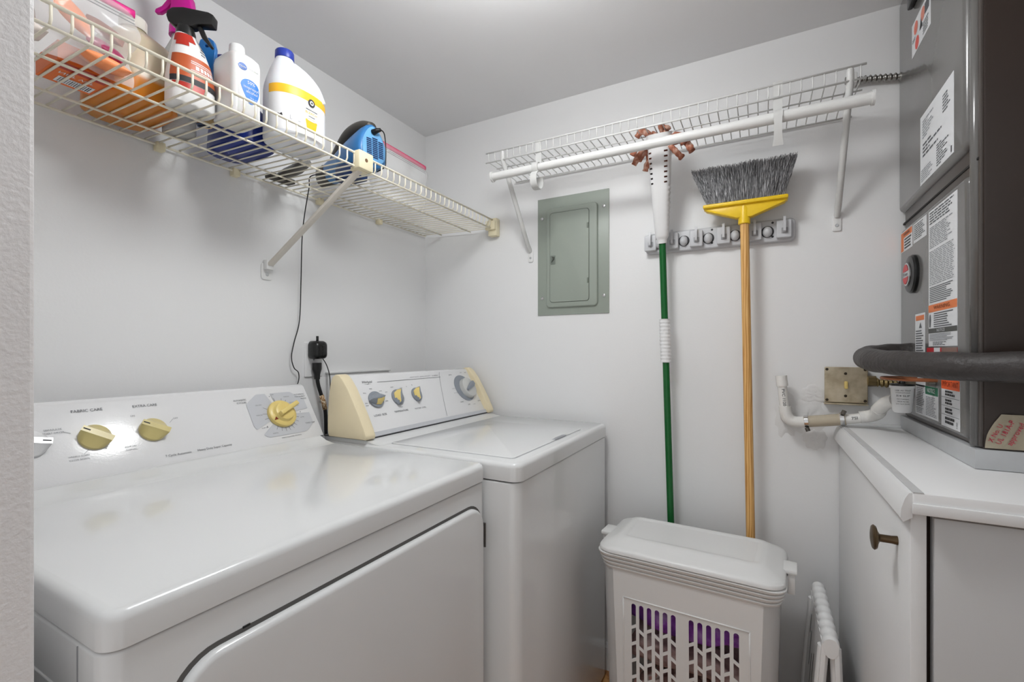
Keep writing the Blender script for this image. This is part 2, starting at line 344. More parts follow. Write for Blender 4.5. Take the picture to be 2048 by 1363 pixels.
# dryer door
DF = Fr((DX, 0, 0), (0, 1, 0), (0, 0, 1))
fin('door_gap', slab(NB(), DF, -1.400, -.752, .10, .8200, -.002, .0006, .056, .0003, n=8), mat('door_gap', (92, 90, 88), .7), dr)
door = fin('door', slab(NB(), DF, -1.394, -.757, .108, .814, .0, .012, .052, .008, n=8), ENAM, dr, 35)
for z in (.742, .25): fin('hinge', fbox(NB(), DF, (-.757, -.7535), (z-.028, z+.028), (.001, .013), .0008), mat('hinge_steel', (96, 94, 92), .4, .7), door)
fin('door_stop', fbox(NB(), DF, (-1.314, -1.304), (.8185, .8215), (0, .002), .0008), BLACKP, dr)
fin('side_pressing', slab(NB(), Fr((0, DY0, 0), (1, 0, 0), (0, 0, 1)), .2, .694, .10, .80, -.0005, .002, .04, .0015, n=8), ENAM, dr, 35)
fin('side_seam', fbox(NB(), Fr((0, DY0, 0), (1, 0, 0), (0, 0, 1)), (.7175, .719), (.03, .858), (-.0005, .0008)), INKL, dr)

# washer
wa = thing('washing_machine', 'white top-loading washer with cream console ends, in the back corner', 'washer', (.53, -.378, 0))
WX, WY0, WY1 = .854, -.724, -.03
appliance_body(wa, .2, WX, WY0, WY1, .905, .862, .026)
bm = NB(); prism(bm, WB, [(.2, .9), (.43, .904), (.40, .9065), (.375, .912), (.362, .917), (.2, .917)], .716, .04); fin('console_cove', bm, ENAM, wa, 40)
bm = NB(); slab(bm, XY, .425, .818, -.678, -.195, .9035, .9075, .012, .0025); lid = fin('lid', bm, ENAM, wa, 35)
bm = NB(); slab(bm, XY, .4225, .8205, -.6805, -.1925, .904, .9053, .014, .0003); fin('lid_gap', bm, INKL, wa)
fin('lid_grip', slab(NB(), XY, .806, .8185, -.42, -.33, .9070, .9078, .004, .0003), INKL, lid)
WC = Fr((.3645, 0, .9185), (0, 1, 0), (-.0945, 0, .1675))
prof = [(.21, .914), (.366, .914), (.366, .921), (.3625, .9215), (.268, 1.089), (.258, 1.094), (.235, 1.085), (.21, 1.05)]
bm = NB(); prism(bm, WB, prof, .69, .064, .003); fin('console', bm, CONS, wa, 30)
fin('console_band', fbox(NB(), WC, (-.69, -.064), (-.001, .013), (-.002, .0035), .001), mat('band_grey', (196, 198, 202), .3), wa)
fin('console_seam', prism(NB(), WB, [(.2, .915), (.3685, .915), (.3685, .9175), (.2, .9175)], .722, .035), INKD, wa)
cap = [(.228, .916), (.378, .916), (.380, .926), (.372, .945), (.355, .978), (.332, 1.018), (.307, 1.058), (.286, 1.084), (.272, 1.0955), (.258, 1.098), (.244, 1.09), (.236, 1.07), (.229, 1.03), (.225, .98), (.224, .94)]
for y0, y1 in ((.727, .689), (.065, .03)): fin('end_cap', prism(NB(), WB, cap, y0, y1, .004), CREAM, wa, 30)
def slateknob(a, b, r, ang, half):
    # grey teardrop base with a yellowed pointer face
    f2 = Fr(WC(a, b), WC.r*math.cos(ang)+WC.u*math.sin(ang), WC.u*math.cos(ang)-WC.r*math.sin(ang))
    bm = NB(); prism(bm, f2, [(x, y) for x, y in ell(0, 0, r, r*.92, 28)], 0, .006, .0015); k = fin('knob', bm, SLATE, wa, 35)
    bm = NB(); pts = [(-r*1.15, 0), (-r*.5, r*.55), (r*.2, r*.72), (r*.8, r*.45), (r*1.02, 0), (r*.8, -r*.45), (r*.2, -r*.72), (-r*.5, -r*.55)]
    rings = [[f2(x*s, y*q, c) for x, y in pts] for c, s, q in ((.005, 1, 1), (.012, .97, .8), (.02, .93, .2), (.021, .9, .12))]
    rings_mesh(bm, rings); fin('knob_grip', bm, SLATE, k, 30)
    bm = NB(); p2 = [(x, y) for x, y in pts if y <= 0] if half else [(x, y) for x, y in pts if y >= 0]
    rings = [[f2(x*s, y*q+(.0006 if not half else -.0006), c+.0006) for x, y in p2] for c, s, q in ((.006, .9, .95), (.012, .88, .8), (.0205, .84, .2))]
    R = [[bm.verts.new(p) for p in rr] for rr in rings]
    for A, B in zip(R, R[1:]):
        for i in range(len(A)-1): bm.faces.new((A[i], A[i+1], B[i+1], B[i]))
    fin('knob_face', bm, YEL, k, 30, recalc=False)
slateknob(-.619, .113, .029, .1, True); slateknob(-.524, .112, .027, 1.05, False); slateknob(-.430, .113, .025, 1.15, False)
ca, cb = -.128, .112
bm = NB(); prism(bm, WC, [(ca-.01+p[0], cb+.004+p[1]) for p in ell(0, 0, .058, .056, 36)], 0, .0015); fin('dial_base', bm, SLATE, wa, 35)
wd = fin('timer_dial', lathe(NB(), WC(ca+.004, cb), WC.n, [(0, 0), (.043, 0), (.0415, .013), (.040, .017), (.037, .018), (0, .018)], 40), mat('dial_silver', (205, 205, 202), .22, .3), wa, 35)
f2 = Fr(WC(ca+.004, cb), WC.r*.9+WC.u*.42, WC.u*.9-WC.r*.42); fin('dial_grip', prism(NB(), f2, [(-.032, -.004), (.02, -.012), (.036, -.008), (.036, .008), (.02, .012), (-.032, .004)], .017, .026, .002), SLATE, wd, 35)
bm = NB()
for k in range(20): bm.faces.new([bm.verts.new(WC(a, b, .0006)) for a, b in rect(-.255-.003*k-.0006, -.255-.003*k+.0006, .188-.0085*k, .188-.0085*k+.007)])
bm.free()
bm = NB(); pv = None
for k in range(25):
    t = k/24; a = -.251-.067*t**.8; b = .192-.175*t; p = (bm.verts.new(WC(a-.0007, b, .0006)), bm.verts.new(WC(a+.0007, b, .0006)))
    if pv: bm.faces.new((pv[0], pv[1], p[1], p[0]))
    pv = p
fin('divider_line', bm, INK, wa, recalc=False)
quad(wa, INK, WC, rect(-.584, -.258, .1705, .1717), .0006, 'divider_line')
text(wa, 'Whirlpool', INKD, WC, -.626, .174, .0115, wid=.041, shear=.2)
quad(wa, INKD, WC, [(-.643, .1675), (-.626, .1655), (-.61, .1675), (-.626, .1665)], .0006)
for s, a, b, sz, wdt, m in (('HEAVY DUTY  LARGE CAPACITY', -.37, .179, .006, .11, INKL), ('2 SPEED', -.285, .179, .006, .035, INKL), ('LOAD SIZE', -.624, .0625, .0085, .052, INK), ('TEMPERATURE', -.531, .064, .0085, .064, INK), ('WATER LEVEL', -.437, .0635, .0075, .06, INKL), ('SMALL', -.652, .138, .005, .012, INK), ('MED', -.622, .15, .005, .012, INK), ('LARGE', -.586, .14, .005, .012, INK), ('MINI', -.66, .105, .005, .01, INK), ('RESET', -.66, .097, .005, .012, INK), ('SUPER', -.576, .104, .005, .012, INK), ('HOT', -.563, .134, .005, .01, INK), ('WARM', -.53, .149, .005, .013, INK), ('COLD', -.49, .143, .005, .012, INK), ('TAP', -.523, .077, .005, .01, INK), ('A', -.462, .146, .006, .004, INK), ('B', -.432, .15, .006, .004, INK), ('NORMAL', -.192, .177, .006, .022, INK), ('HEAVY', -.115, .183, .005, .014, INK), ('RINSE', -.085, .182, .005, .014, INK), ('PERM PRESS', -.206, .118, .005, .022, INKL), ('DELICATE', -.208, .1, .005, .022, INKL), ('SOAK', -.194, .06, .006, .02, INK), ('OFF', -.155, .045, .006, .014, INK), ('SPIN', -.078, .053, .006, .018, INK), ('WASH', -.12, .043, .005, .014, INKL)):
    text(wa, s, m, WC, a, b, sz, wid=wdt)

# ------------------------------------------------------------------ wire shelf on the left wall
def arcpts(c, r, a0, a1, n, f): return [f(c[0]+r*math.cos(math.radians(a0+(a1-a0)*k/n)), c[1]+r*math.sin(math.radians(a0+(a1-a0)*k/n))) for k in range(n+1)]
sa = thing('wire_shelf', 'cream wire shelf along the left wall, loaded with cleaning supplies', 'shelf', (0, -.745, 1.68))
SY0, SY1 = -1.482, -.012
sz = lambda x: 1.687-(x-.012)/.36*.0145
wire = None; y = SY1-.012
prf = [(.010, sz(.01)), (.12, sz(.12)), (.25, sz(.25)), (.362, sz(.362)), (.369, sz(.369)+.003), (.3725, sz(.37)+.009), (.3725, 1.704)]
while y > SY0+.005:
    if wire is None:
        wire = fin('cross_wire', tube(NB(), [(x, y, z) for x, z in prf], .0022, 6), WIREC, sa, True); c0 = W[wire.name].copy()
    else: copyat(wire, (c0.x, y, c0.z), sa)
    y -= .0254
for x, z, r in ((.012, sz(.012)-.004, .0032), (.10, sz(.1)-.0045, .0028), (.254, sz(.254)-.0045, .0028), (.3705, sz(.37)-.003, .003), (.3725, 1.7055, .0034)):
    fin('long_wire', tube(NB(), [(x, SY0, z), (x, SY1, z)], r, 8), WIREC, sa, True)
clip = NB(); box(clip, (.366, -.762, 1.662), (.392, -.71, 1.712), .004); box(clip, (.352, -.757, 1.66), (.38, -.715, 1.672), .002)
ck = fin('lip_clip', clip, CLIPC, sa, 40)
fin('clip_screw', lathe(NB(), (.392, -.737, 1.688), (1, 0, 0), [(0, 0), (.005, 0), (.005, .001), (0, .001)], 14), mat('rust', (110, 80, 55), .6), ck)
brace = NB(); A = V((.378, -.742, 1.668)); B_ = V((.02, -.768, 1.43)); dv = (B_-A).normalized(); f2 = Fr(A, dv, V((0, 1, 0))); fbox(brace, f2, (0, (B_-A).length), (-.009, .009), (-.005, .005), .002)
fin('brace', brace, mat('brace_vinyl', (222, 216, 206), .4), sa, 40)
bf = NB(); prism(bf, WA, rrect(-.786, -.748, 1.385, 1.437, .01), 0, .004, .0015); fbox(bf, WA, (-.78, -.756), (1.415, 1.445), (.002, .022), .003); bt = fin('brace_foot', bf, TRIMW, sa, 40)
fin('foot_screw', lathe(NB(), (.004, -.767, 1.402), (1, 0, 0), [(0, 0), (.006, 0), (.004, .002), (0, .002)], 14), STEEL, bt)
for yy in (-1.06, -.87, -.58, -.3): fin('wall_clip', box(NB(), (0, yy-.01, 1.668), (.022, yy+.01, 1.69), .003), CLIPC, sa, 40)
eb = NB(); box(eb, (.352, -.03, 1.64), (.392, -.0, 1.712), .003); box(eb, (.345, -.042, 1.663), (.39, -.028, 1.70), .003); fin('end_bracket', eb, CLIPC, sa, 40)

# ------------------------------------------------------------------ wire shelf and rod on the back wall
sb = thing('wire_shelf', 'empty white wire shelf high on the back wall, above the broom', 'shelf', (1.02, 0, 1.85))
BX0, BX1, BY, BZ = .462, 1.578, -.225, 1.851
wire = None; x = BX0+.012; i = 0
prf = [(-.008, BZ-.004), (-.014, BZ+.002), (-.03, BZ+.003), (BY+.012, BZ), (BY+.003, BZ+.003), (BY, BZ+.009), (BY, BZ+.033)]
while x < BX1:
    if wire is None:
        wire = fin('cross_wire', tube(NB(), [(x, p, q) for p, q in prf], .0017, 6), WIREW, sb, True); c0 = W[wire.name].copy()
    else: copyat(wire, (x, c0.y, c0.z), sb)
    x += .0254
for yy, z, r in ((-.010, BZ-.003, .0028), (-.085, BZ-.003, .0022), (-.165, BZ-.003, .0022), (BY, BZ-.001, .0028), (BY, BZ+.034, .003)):
    fin('long_wire', tube(NB(), [(BX0 if yy == BY else BX0+.01, yy, z), (BX1, yy, z)], r, 8), WIREW, sb, True)
for bx, tx in ((.535, .53), (1.543, 1.545)):
    b = NB(); tube(b, [(tx, BY+.004, BZ+.03), (tx, BY+.004, BZ+.002), (bx, -.03, 1.585), (bx, -.008, 1.567), (bx, -.006, 1.56)], [.008, .0085, .0085, .008, .006], 12); fin('brace', b, mat('brace_white', (214, 214, 212), .35), sb, 40)
    ft = fin('brace_foot', prism(NB(), WB, rrect(bx-.011, bx+.011, 1.52, 1.57, .005), 0, .005, .0015), TRIMW, sb, 40)
    fin('foot_screw', lathe(NB(), (bx, -.005, 1.537), (0, -1, 0), [(0, 0), (.005, 0), (.004, .002), (0, .002)], 14), STEEL, ft)
rod = thing('closet_rod', 'white round closet rod hung below the back wall shelf', 'rod', (1.05, -.24, 1.79))
RY, RZ = -.24, 1.789
fin('pole', tube(NB(), [(.502, RY, RZ), (1.30, RY, RZ)], .0135, 24), WIREW, rod, 60)
fin('pole_sleeve', tube(NB(), [(1.30, RY, RZ), (1.585, RY, RZ)], .0148, 24), WIREW, rod, 60)
for x in (.496, 1.585): fin('end_cap', tube(NB(), [(x, RY, RZ), (x+.006, RY, RZ)], .0185, 24), WIREW, rod, 60)
def strip(bm, path, wd, th):                  # flat strap following a path in the y-z plane, width along x
    x0 = path[0][0]; P = [V((p[1], p[2])) for p in path]; n = len(P); L = []
    for i in range(n):
        t = (P[min(i+1, n-1)]-P[max(i-1, 0)]).normalized(); nn = V((-t.y, t.x))*th/2; ww = wd[i] if isinstance(wd, list) else wd
        L.append([V((x0-ww/2, *(P[i]+nn))), V((x0+ww/2, *(P[i]+nn))), V((x0+ww/2, *(P[i]-nn))), V((x0-ww/2, *(P[i]-nn)))])
    return rings_mesh(bm, L)
ring = lambda x, cy, cz, r, a0, a1, n: [(x, cy+r*math.cos(math.radians(a0+(a1-a0)*k/n)), cz+r*math.sin(math.radians(a0+(a1-a0)*k/n))) for k in range(n+1)]
HK = mat('hook_white', (208, 208, 206), .35)
hx = .672
b = NB(); strip(b, [(hx, BY-.004, BZ+.038), (hx, BY+.002, BZ+.03), (hx, BY+.004, BZ-.01), (hx, BY+.004, RZ+.02)], .022, .003)
strip(b, ring(hx, RY, RZ, .0165, 10, 260, 18), .022, .003); strip(b, ring(hx, RY+.004, RZ-.042, .029, 115, 400, 24), .024, .003)
fin('rod_hook', b, HK, rod, 40)
hx = 1.385
b = NB(); strip(b, [(hx, BY-.004, BZ+.04), (hx, BY+.001, BZ+.03), (hx, BY+.004, BZ-.01), (hx, BY+.004, RZ+.02)], .022, .003)
strip(b, ring(hx, RY, RZ, .0165, 10, 200, 14), .022, .003); strip(b, [(hx, RY-.0165, RZ-.002), (hx, RY-.014, RZ-.03), (hx, RY-.004, RZ-.052), (hx, RY+.006, RZ-.072)], [.02, .018, .02, .026], .003)
fin('rod_hook', b, HK, rod, 40)
# armoured cable on the back wall up to the furnace
ac = thing('armoured_cable', 'ribbed metal armoured cable running along the wall to the furnace top', 'cable', (1.63, -.03, 1.93))
b = NB(); L = []
for k in range(0, 81):
    x = 1.560+k*.0017; r = .0088+.0022*math.sin(k*math.pi/3.3); z = 1.950-.024*k/80
    L.append([V((x, -.022+r*math.cos(2*math.pi*j/12), z+r*math.sin(2*math.pi*j/12))) for j in range(12)])
fin('armour', rings_mesh(b, L), mat('armour_steel', (150, 148, 144), .25, .9), ac, True)
fin('cable_strap', box(NB(), (1.572, -.036, 1.934), (1.588, 0, 1.964), .003), WIREW, ac, 40)

# ------------------------------------------------------------------ breaker panel
pn = thing('breaker_panel', 'grey-green metal breaker panel set in the back wall', 'panel', (.71, 0, 1.307))
fin('cover_plate', prism(NB(), WB, rect(.567, .855, 1.306, 1.763), -.002, .0045, .001), PANELG, pn, 40)
fin('raised_frame', slab(NB(), WB, .607, .814, 1.334, 1.72, .004, .014, .016, .006), PANELG, pn, 35)
fin('door_gap', slab(NB(), WB, .623, .783, 1.353, 1.70, .0138, .0144, .012, .0002), mat('panel_shadow', (70, 76, 70), .7), pn)
pd = fin('panel_door', slab(NB(), WB, .6245, .7815, 1.3545, 1.6985, .0138, .0165, .011, .0015), PANELG, pn, 35)
for z in (1.635, 1.43): fin('hinge', tube(NB(), [(.778, -.0165, z-.009), (.778, -.0165, z+.009)], .0035, 10), mat('hinge_green', (120, 128, 118), .4), pd, 40)
lk = NB(); slab(lk, WB, .627, .648, 1.50, 1.535, .016, .0175, .003, .0005); fin('latch_plate', lk, mat('latch_green', (116, 124, 116), .45), pd, 40)
fin('latch_tab', prism(NB(), WB, [(.632, 1.508), (.643, 1.519), (.644, 1.528), (.634, 1.531), (.638, 1.521)], .0175, .021, .0005), mat('latch_dark', (88, 92, 84), .4, .4), pd)
for a, z in ((.587, 1.685), (.836, 1.70), (.587, 1.372), (.836, 1.371)):
    fin('screw', lathe(NB(), (a, -.0045, z), (0, -1, 0), [(0, 0), (.0065, 0), (.0055, .0025), (.002, .0035), (0, .0035)], 16), CHROME, pn, 40)

# ------------------------------------------------------------------ tool rack, broom, mop
rk = thing('tool_rack', 'grey plastic wall rack with flip hooks and rolling grips', 'rack', (1.215, 0, 1.54))
fin('rail', slab(NB(), WB, .99, 1.438, 1.503, 1.573, 0, .02, .014, .006), RACKG, rk, 35)
zc = 1.538; hxs = (1.010, 1.082, 1.158, 1.240, 1.328, 1.408); gxs = (1.034, 1.117, 1.193, 1.272, 1.363)
DKG = mat('grip_socket', (52, 52, 54), .6)
for x in hxs:
    blk = fin('hook_block', slab(NB(), WB, x-.021, x+.019, zc-.027, zc+.027, .018, .036, .004, .003), RACKG, rk, 35)
    fin('hook_socket', slab(NB(), WB, x-.008, x+.009, zc-.014, zc+.003, .0355, .038, .002, .001), mat('rack_grey_dark', (150, 151, 154), .4), blk, 35)
    h = NB(); strip(h, [(x, -.038, zc-.01), (x, -.048, zc-.008), (x, -.05, zc+.004), (x, -.046, zc+.028), (x, -.045, zc+.034)], .007, .005); fin('flip_hook', h, RACKG, blk, 40)
for x in gxs:
    fin('grip_socket', lathe(NB(), (x, -.0195, zc-.002), (0, -1, 0), [(0, 0), (.018, 0), (.018, .0012), (0, .0012)], 24), DKG, rk)
    s = NB(); bmesh.ops.create_uvsphere(s, u_segments=20, v_segments=12, radius=.0165); bmesh.ops.scale(s, vec=(.8, .8, 1), verts=s.verts); bmesh.ops.translate(s, verts=s.verts, vec=(x, -.025, zc-.003)); fin('rolling_grip', s, RACKG, rk, True)
for a, b in ((1.204, 1.563), (1.204, 1.52), (1.377, 1.563), (1.377, 1.52)): fin('screw_hole', lathe(NB(), (a, -.0195, b), (0, -1, 0), [(0, 0), (.0035, 0), (.0035, .0008), (0, .0008)], 12), DKG, rk)

br = thing('broom', 'upside-down broom with grey bristles, yellow head and wooden handle', 'broom', (1.312, -.075, 0))
PINE = ramp_mat('pine_handle', [(.1, (196, 140, 72)), (.55, (222, 172, 102)), (1, (230, 186, 120))], (5, 5, .35), .38, 'wave', 9, 7)
hb = V((1.325, -.07, .16)); ht = V((1.300, -.075, 1.60))
fin('handle', tube(NB(), [hb, hb.lerp(ht, .5), ht], .0125, 20), PINE, br, 60)
BFr = Fr((1.300, -.075, 1.60), (1, 0, 0), (0, 0, 1))
hd = NB(); prism(hd, BFr, [(-.114, .014), (-.108, .006), (-.02, -.026), (.02, -.026), (.108, .006), (.114, .014), (.114, .022), (-.114, .022)], -.014, .014, .003)
fbox(hd, BFr, (-.116, .116), (.013, .025), (-.024, .024), .004); lathe(hd, BFr(0, -.045), (0, 0, 1), [(.0155, 0), (.017, .001), (.0165, .045), (.0145, .055), (.0145, .066), (0, .068)], 20)
fin('head', hd, YELLOWB, br, 35)
bm = NB(); rnd = random.Random(3)
for k in range(2600):
    f = rnd.uniform(-1, 1); dpt = rnd.uniform(-.02, .02); x0 = f*.104; y0 = dpt
    tx = -.150+(f+1)/2*.288; ty = dpt*1.5; h = .113+rnd.uniform(-.005, .005)+.0015*math.sin(f*9)
    wv = rnd.uniform(0, 6.28); am = rnd.uniform(.0006, .0022); r = rnd.uniform(.00055, .0009); P = []
    for j in range(6):
        q = j/5; P.append(BFr(x0+(tx-x0)*q**1.06+am*math.sin(wv+q*9), .023+h*q, -(y0+(ty-y0)*q)+am*math.cos(wv+q*7)))
    tube(bm, P, [r*1.2, r, r, r, r, r*.8], 3, cap=False)
BRIS = ramp_mat('grey_bristle', [(.3, (70, 70, 72)), (.48, (132, 132, 134)), (.66, (214, 214, 216))], (1, 1, .05), .5, 'noise', 380)
fin('bristles', bm, BRIS, br, kind='stuff', recalc=False)

mp = thing('mop', 'green-handled twist mop with a slotted white sleeve and brown strands', 'mop', (1.088, -.06, 0))
mb = V((1.094, -.055, .14)); mt = V((1.056, -.072, 1.535))
fin('handle', tube(NB(), [mb, mt], .011, 20), GREEN, mp, 60)
dv = (mt-mb).normalized(); g0 = mb+dv*((1.128-mb.z)/dv.z); g1 = mb+dv*((1.272-mb.z)/dv.z)
L = []; n = 20
for k in range(41):
    p = g0.lerp(g1, k/40); r = .0165+.0012*math.sin(k*1.9)
    L.append([p+V((math.cos(2*math.pi*j/n)*(r+.0009*math.sin(j*3)), math.sin(2*math.pi*j/n)*(r+.0009*math.sin(j*3)), 0)) for j in range(n)])
fin('grip_sleeve', rings_mesh(NB(), L), WHITEP, mp, 60)
# slotted wringer sleeve, leaning out from the wall to the rod
SB = V((1.056, -.072, 1.525)); ST = V((1.064, -.17, 1.845)); ax = (ST-SB).normalized(); sr = V((1, 0, 0)); sn = ax.cross(sr).normalized()*-1
sn = V((0, -1, -.3)).normalized(); n = 48; rows = 66; bm = NB(); G = []
for i in range(rows+1):
    t = i/rows; p = SB.lerp(ST, t); rx = np.interp(t, [0, .03, .06, .3, .62, 1], [.015, .0155, .021, .026, .032, .039]); ry = np.interp(t, [0, .05, .06, .3, 1], [.014, .0145, .018, .022, .028])
    G.append([bm.verts.new(p+sr*rx*math.copysign(abs(math.cos(a))**.75, math.cos(a))*(1+(.05*math.sin(i*2.1) if (math.cos(a) > .75 and .1 < t < .55) else 0))+sn*ry*math.copysign(abs(math.sin(a))**.75, math.sin(a))) for a in [2*math.pi*k/n for k in range(n)]])
slots = set()
for s in range(9):
    i = int(rows*(.575+s*.044))
    for k in (9, 10, 11) if False else (6, 7, 8): slots.add((i, k)); slots.add((i+1, k)) if s % 1 else None
    for k in (16, 17, 18): slots.add((i, k))
for i in range(rows):
    for k in range(n):
        if (i, k) in slots: continue
        bm.faces.new((G[i][k], G[i][(k+1) % n], G[i+1][(k+1) % n], G[i+1][k]))
bm.faces.new(G[0][::-1])
fin('wringer_sleeve', bm, WHITEP, mp, 35)
STR = ramp_mat('mop_strand', [(.3, (120, 68, 50)), (.5, (172, 108, 84)), (.72, (222, 190, 172))], (1, 1, 1), .8, 'noise', 60)
rnd = random.Random(5)
fin('strand_core', tube(NB(), [SB.lerp(ST, .5), SB.lerp(ST, .9)], [.022, .026], 16), STR, mp, True)
top = SB.lerp(ST, .99)
for (dx, dy, dz, x2, z2) in ((-.03, 0, .0, -.055, -.05), (-.035, -.01, -.012, -.075, -.085), (-.03, .0, -.02, -.045, -.10), (-.034, .004, -.005, -.085, -.045), (-.02, .0, .01, -.065, .0), (-.008, .0, .004, -.014, .016), (.012, .0, .004, .016, .018), (.02, 0, .006, .03, .012), (.036, 0, -.015, .075, -.045), (.036, .004, -.02, .098, -.072), (.034, -.004, -.03, .07, -.085), (.037, -.005, -.01, .09, -.04), (-.036, .005, -.03, -.062, -.072)):
    p0 = top+V((dx, dy, dz-.01)); p2 = top+V((x2, dy*2+rnd.uniform(-.02, .012), z2)); pm = (p0+p2)/2+V((rnd.uniform(-.01, .01), rnd.uniform(-.012, .01), rnd.uniform(.0, .018)))
    path = smoothpath([p0, pm, p2], 5); fin('strand', tube(NB(), path, [random.uniform(.007, .0115) for _ in path], 8, flat=(1, .6)), STR, mp, True)

# ------------------------------------------------------------------ hamper
HAMP = mat('hamper_plastic', (242, 242, 241), .33); nt = HAMP.node_tree; tl = nt.nodes.new('ShaderNodeBsdfTranslucent'); tl.inputs[0].default_value = (.93, .92, .91, 1)
mx = nt.nodes.new('ShaderNodeMixShader'); mx.inputs[0].default_value = .2; out_ = [n_ for n_ in nt.nodes if n_.type == 'OUTPUT_MATERIAL'][0]
nt.links.new(nt.nodes['Principled BSDF'].outputs[0], mx.inputs[1]); nt.links.new(tl.outputs[0], mx.inputs[2]); nt.links.new(mx.outputs[0], out_.inputs[0])
hp = thing('laundry_hamper', 'white lidded plastic laundry hamper with slotted front', 'hamper', (1.17, -.262, 0))
HR = Matrix.Rotation(math.radians(-3.2), 4, 'Z'); HO = V((1.17, -.262, 0))
def hloc(p): return HO+HR@V(p)
def hxf(bm):
    for v in bm.verts: v.co = hloc(v.co)
    return bm
HB, HT = .0, .598
def half(z): f = (z-HB)/(HT-HB); return .206+.018*f, .108+.018*f
def hring(z, r, off=0):
    a, b = half(z); return [(p[0], p[1], z) for p in rrect(-a-off, a+off, -b-off, b+off, r, 6)]
zs = [0, .004, .1, .2, .3, .4, .5, HT]; bm = NB(); R = [[bm.verts.new(p) for p in hring(z, .035)] for z in zs]; n = len(R[0])
for A, B in zip(R, R[1:]):
    for k in range(n):
        a, b = A[k].co, A[(k+1) % n].co
        if a.y < 0 and b.y < 0 and abs(b.x-a.x) > .1: continue      # the slotted front goes here
        bm.faces.new((A[k], A[(k+1) % n], B[(k+1) % n], B[k]))
bm.faces.new(R[0][::-1])
bmesh.ops.solidify(bm, geom=list(bm.faces), thickness=.002)
fin('bin', hxf(bm), HAMP, hp, 40)
# slotted front: 2-D outline with holes
cu = bpy.data.curves.new('c', 'CURVE'); cu.dimensions = '2D'; cu.fill_mode = 'BOTH'; cu.extrude = .0013
def spl(pts):
    s = cu.splines.new('POLY'); s.points.add(len(pts)-1); s.use_cyclic_u = True
    for p, q in zip(s.points, pts): p.co = (q[0], q[1], 0, 1)
def bot(z): return half(z)[0]-.035
spl([(-bot(0), 0), (bot(0), 0), (bot(HT), HT), (-bot(HT), HT)])
for gi, c0 in enumerate((-.129, .022)):
    for c in range(6):
        x = c0+c*.0212; w2 = .0062; zt = .466
        up_ = -1 if c % 2 else 1
        b1 = zt-.066+.006*up_
        spl([(x-w2, b1+(-.004 if up_ > 0 else .004)), (x+w2, b1+(.004 if up_ > 0 else -.004)), (x+w2, zt-w2)]+[(x+w2*math.cos(math.radians(t)), zt-w2+w2*math.sin(math.radians(t))) for t in (30, 60, 90, 120, 150)]+[(x-w2, zt-w2)])
        z1 = b1-.009
        for rr in range(9):
            hgt = .038; z0 = z1-hgt
            if z0 < .03: break
            t = .004*up_; spl([(x-w2, z0-t), (x+w2, z0+t), (x+w2, z1+t), (x-w2, z1-t)]); z1 = z0-.009
co = bpy.data.objects.new('c', cu); COL.objects.link(co)
me = bpy.data.meshes.new_from_object(co.evaluated_get(bpy.context.evaluated_depsgraph_get())); bpy.data.objects.remove(co)
bm = NB(); bm.from_mesh(me)
for v in bm.verts: v.co = hloc((v.co.x, -half(v.co.y)[1]+.001-v.co.z, v.co.y))
fin('slotted_front', bm, HAMP, hp, 30)
# embossed border round the slots
bm = NB()
for i0, i1 in (((-.158, .478), (-.158, .10)), ((.158, .478), (.158, .10)), ((-.158, .478), (.158, .478))):
    pts = [V((i0[0]+(i1[0]-i0[0])*t/6, 0, i0[1]+(i1[1]-i0[1])*t/6)) for t in range(7)]
    for p in pts: p.y = -half(p.z)[1]-.0002
    tube(bm, pts, .0022, 8, flat=(1, 1))
fin('front_border', hxf(bm), HAMP, hp, True)
for k, (z, off) in enumerate(((.551, .002), (.563, .005), (.575, .008), (.587, .011))):
    bm = NB(); rings_mesh(bm, [[(p[0], p[1], zz) for p in rrect(-half(z)[0]-o, half(z)[0]+o, -half(z)[1]-o, half(z)[1]+o, .04, 6)] for zz, o in ((z, off-.006), (z, off-.001), (z+.002, off+.001), (z+.0075, off+.0025), (z+.0095, off+.0015), (z+.0098, off-.005), (z+.012, off-.005))], False, False)
    fin('rim_step', hxf(bm), HAMP, hp, 40)
LX, LY = .234, .140
bm = NB(); L = []
for i, z in ((0, .600), (0, .606), (.003, .611), (.014, .616), (.032, .625), (.042, .631), (.052, .634)): L.append([(p[0], p[1], z) for p in rrect(-LX+i, LX-i, -LY+i, LY-i, max(.045-i*.4, .01), 7)])
for i, z in ((.064, .634), (.067, .6315), (.072, .631)): L.append([(p[0], p[1], z) for p in rrect(-LX+i, LX-i, -LY+i, LY-i, .012, 7)])
rings_mesh(bm, L, True, True); fin('lid', hxf(bm), HAMP, hp, 45)
for s in (-1, 1):
    bm = NB(); box(bm, tuple(sorted((s*.226, s*.258))[:1])+(-.032, .602), tuple(sorted((s*.226, s*.258))[1:])+(.032, .614), .004); box(bm, (min(s*.236, s*.253), -.026, .55), (max(s*.236, s*.253), .026, .605), .003); fin('side_handle', hxf(bm), HAMP, hp, 40)
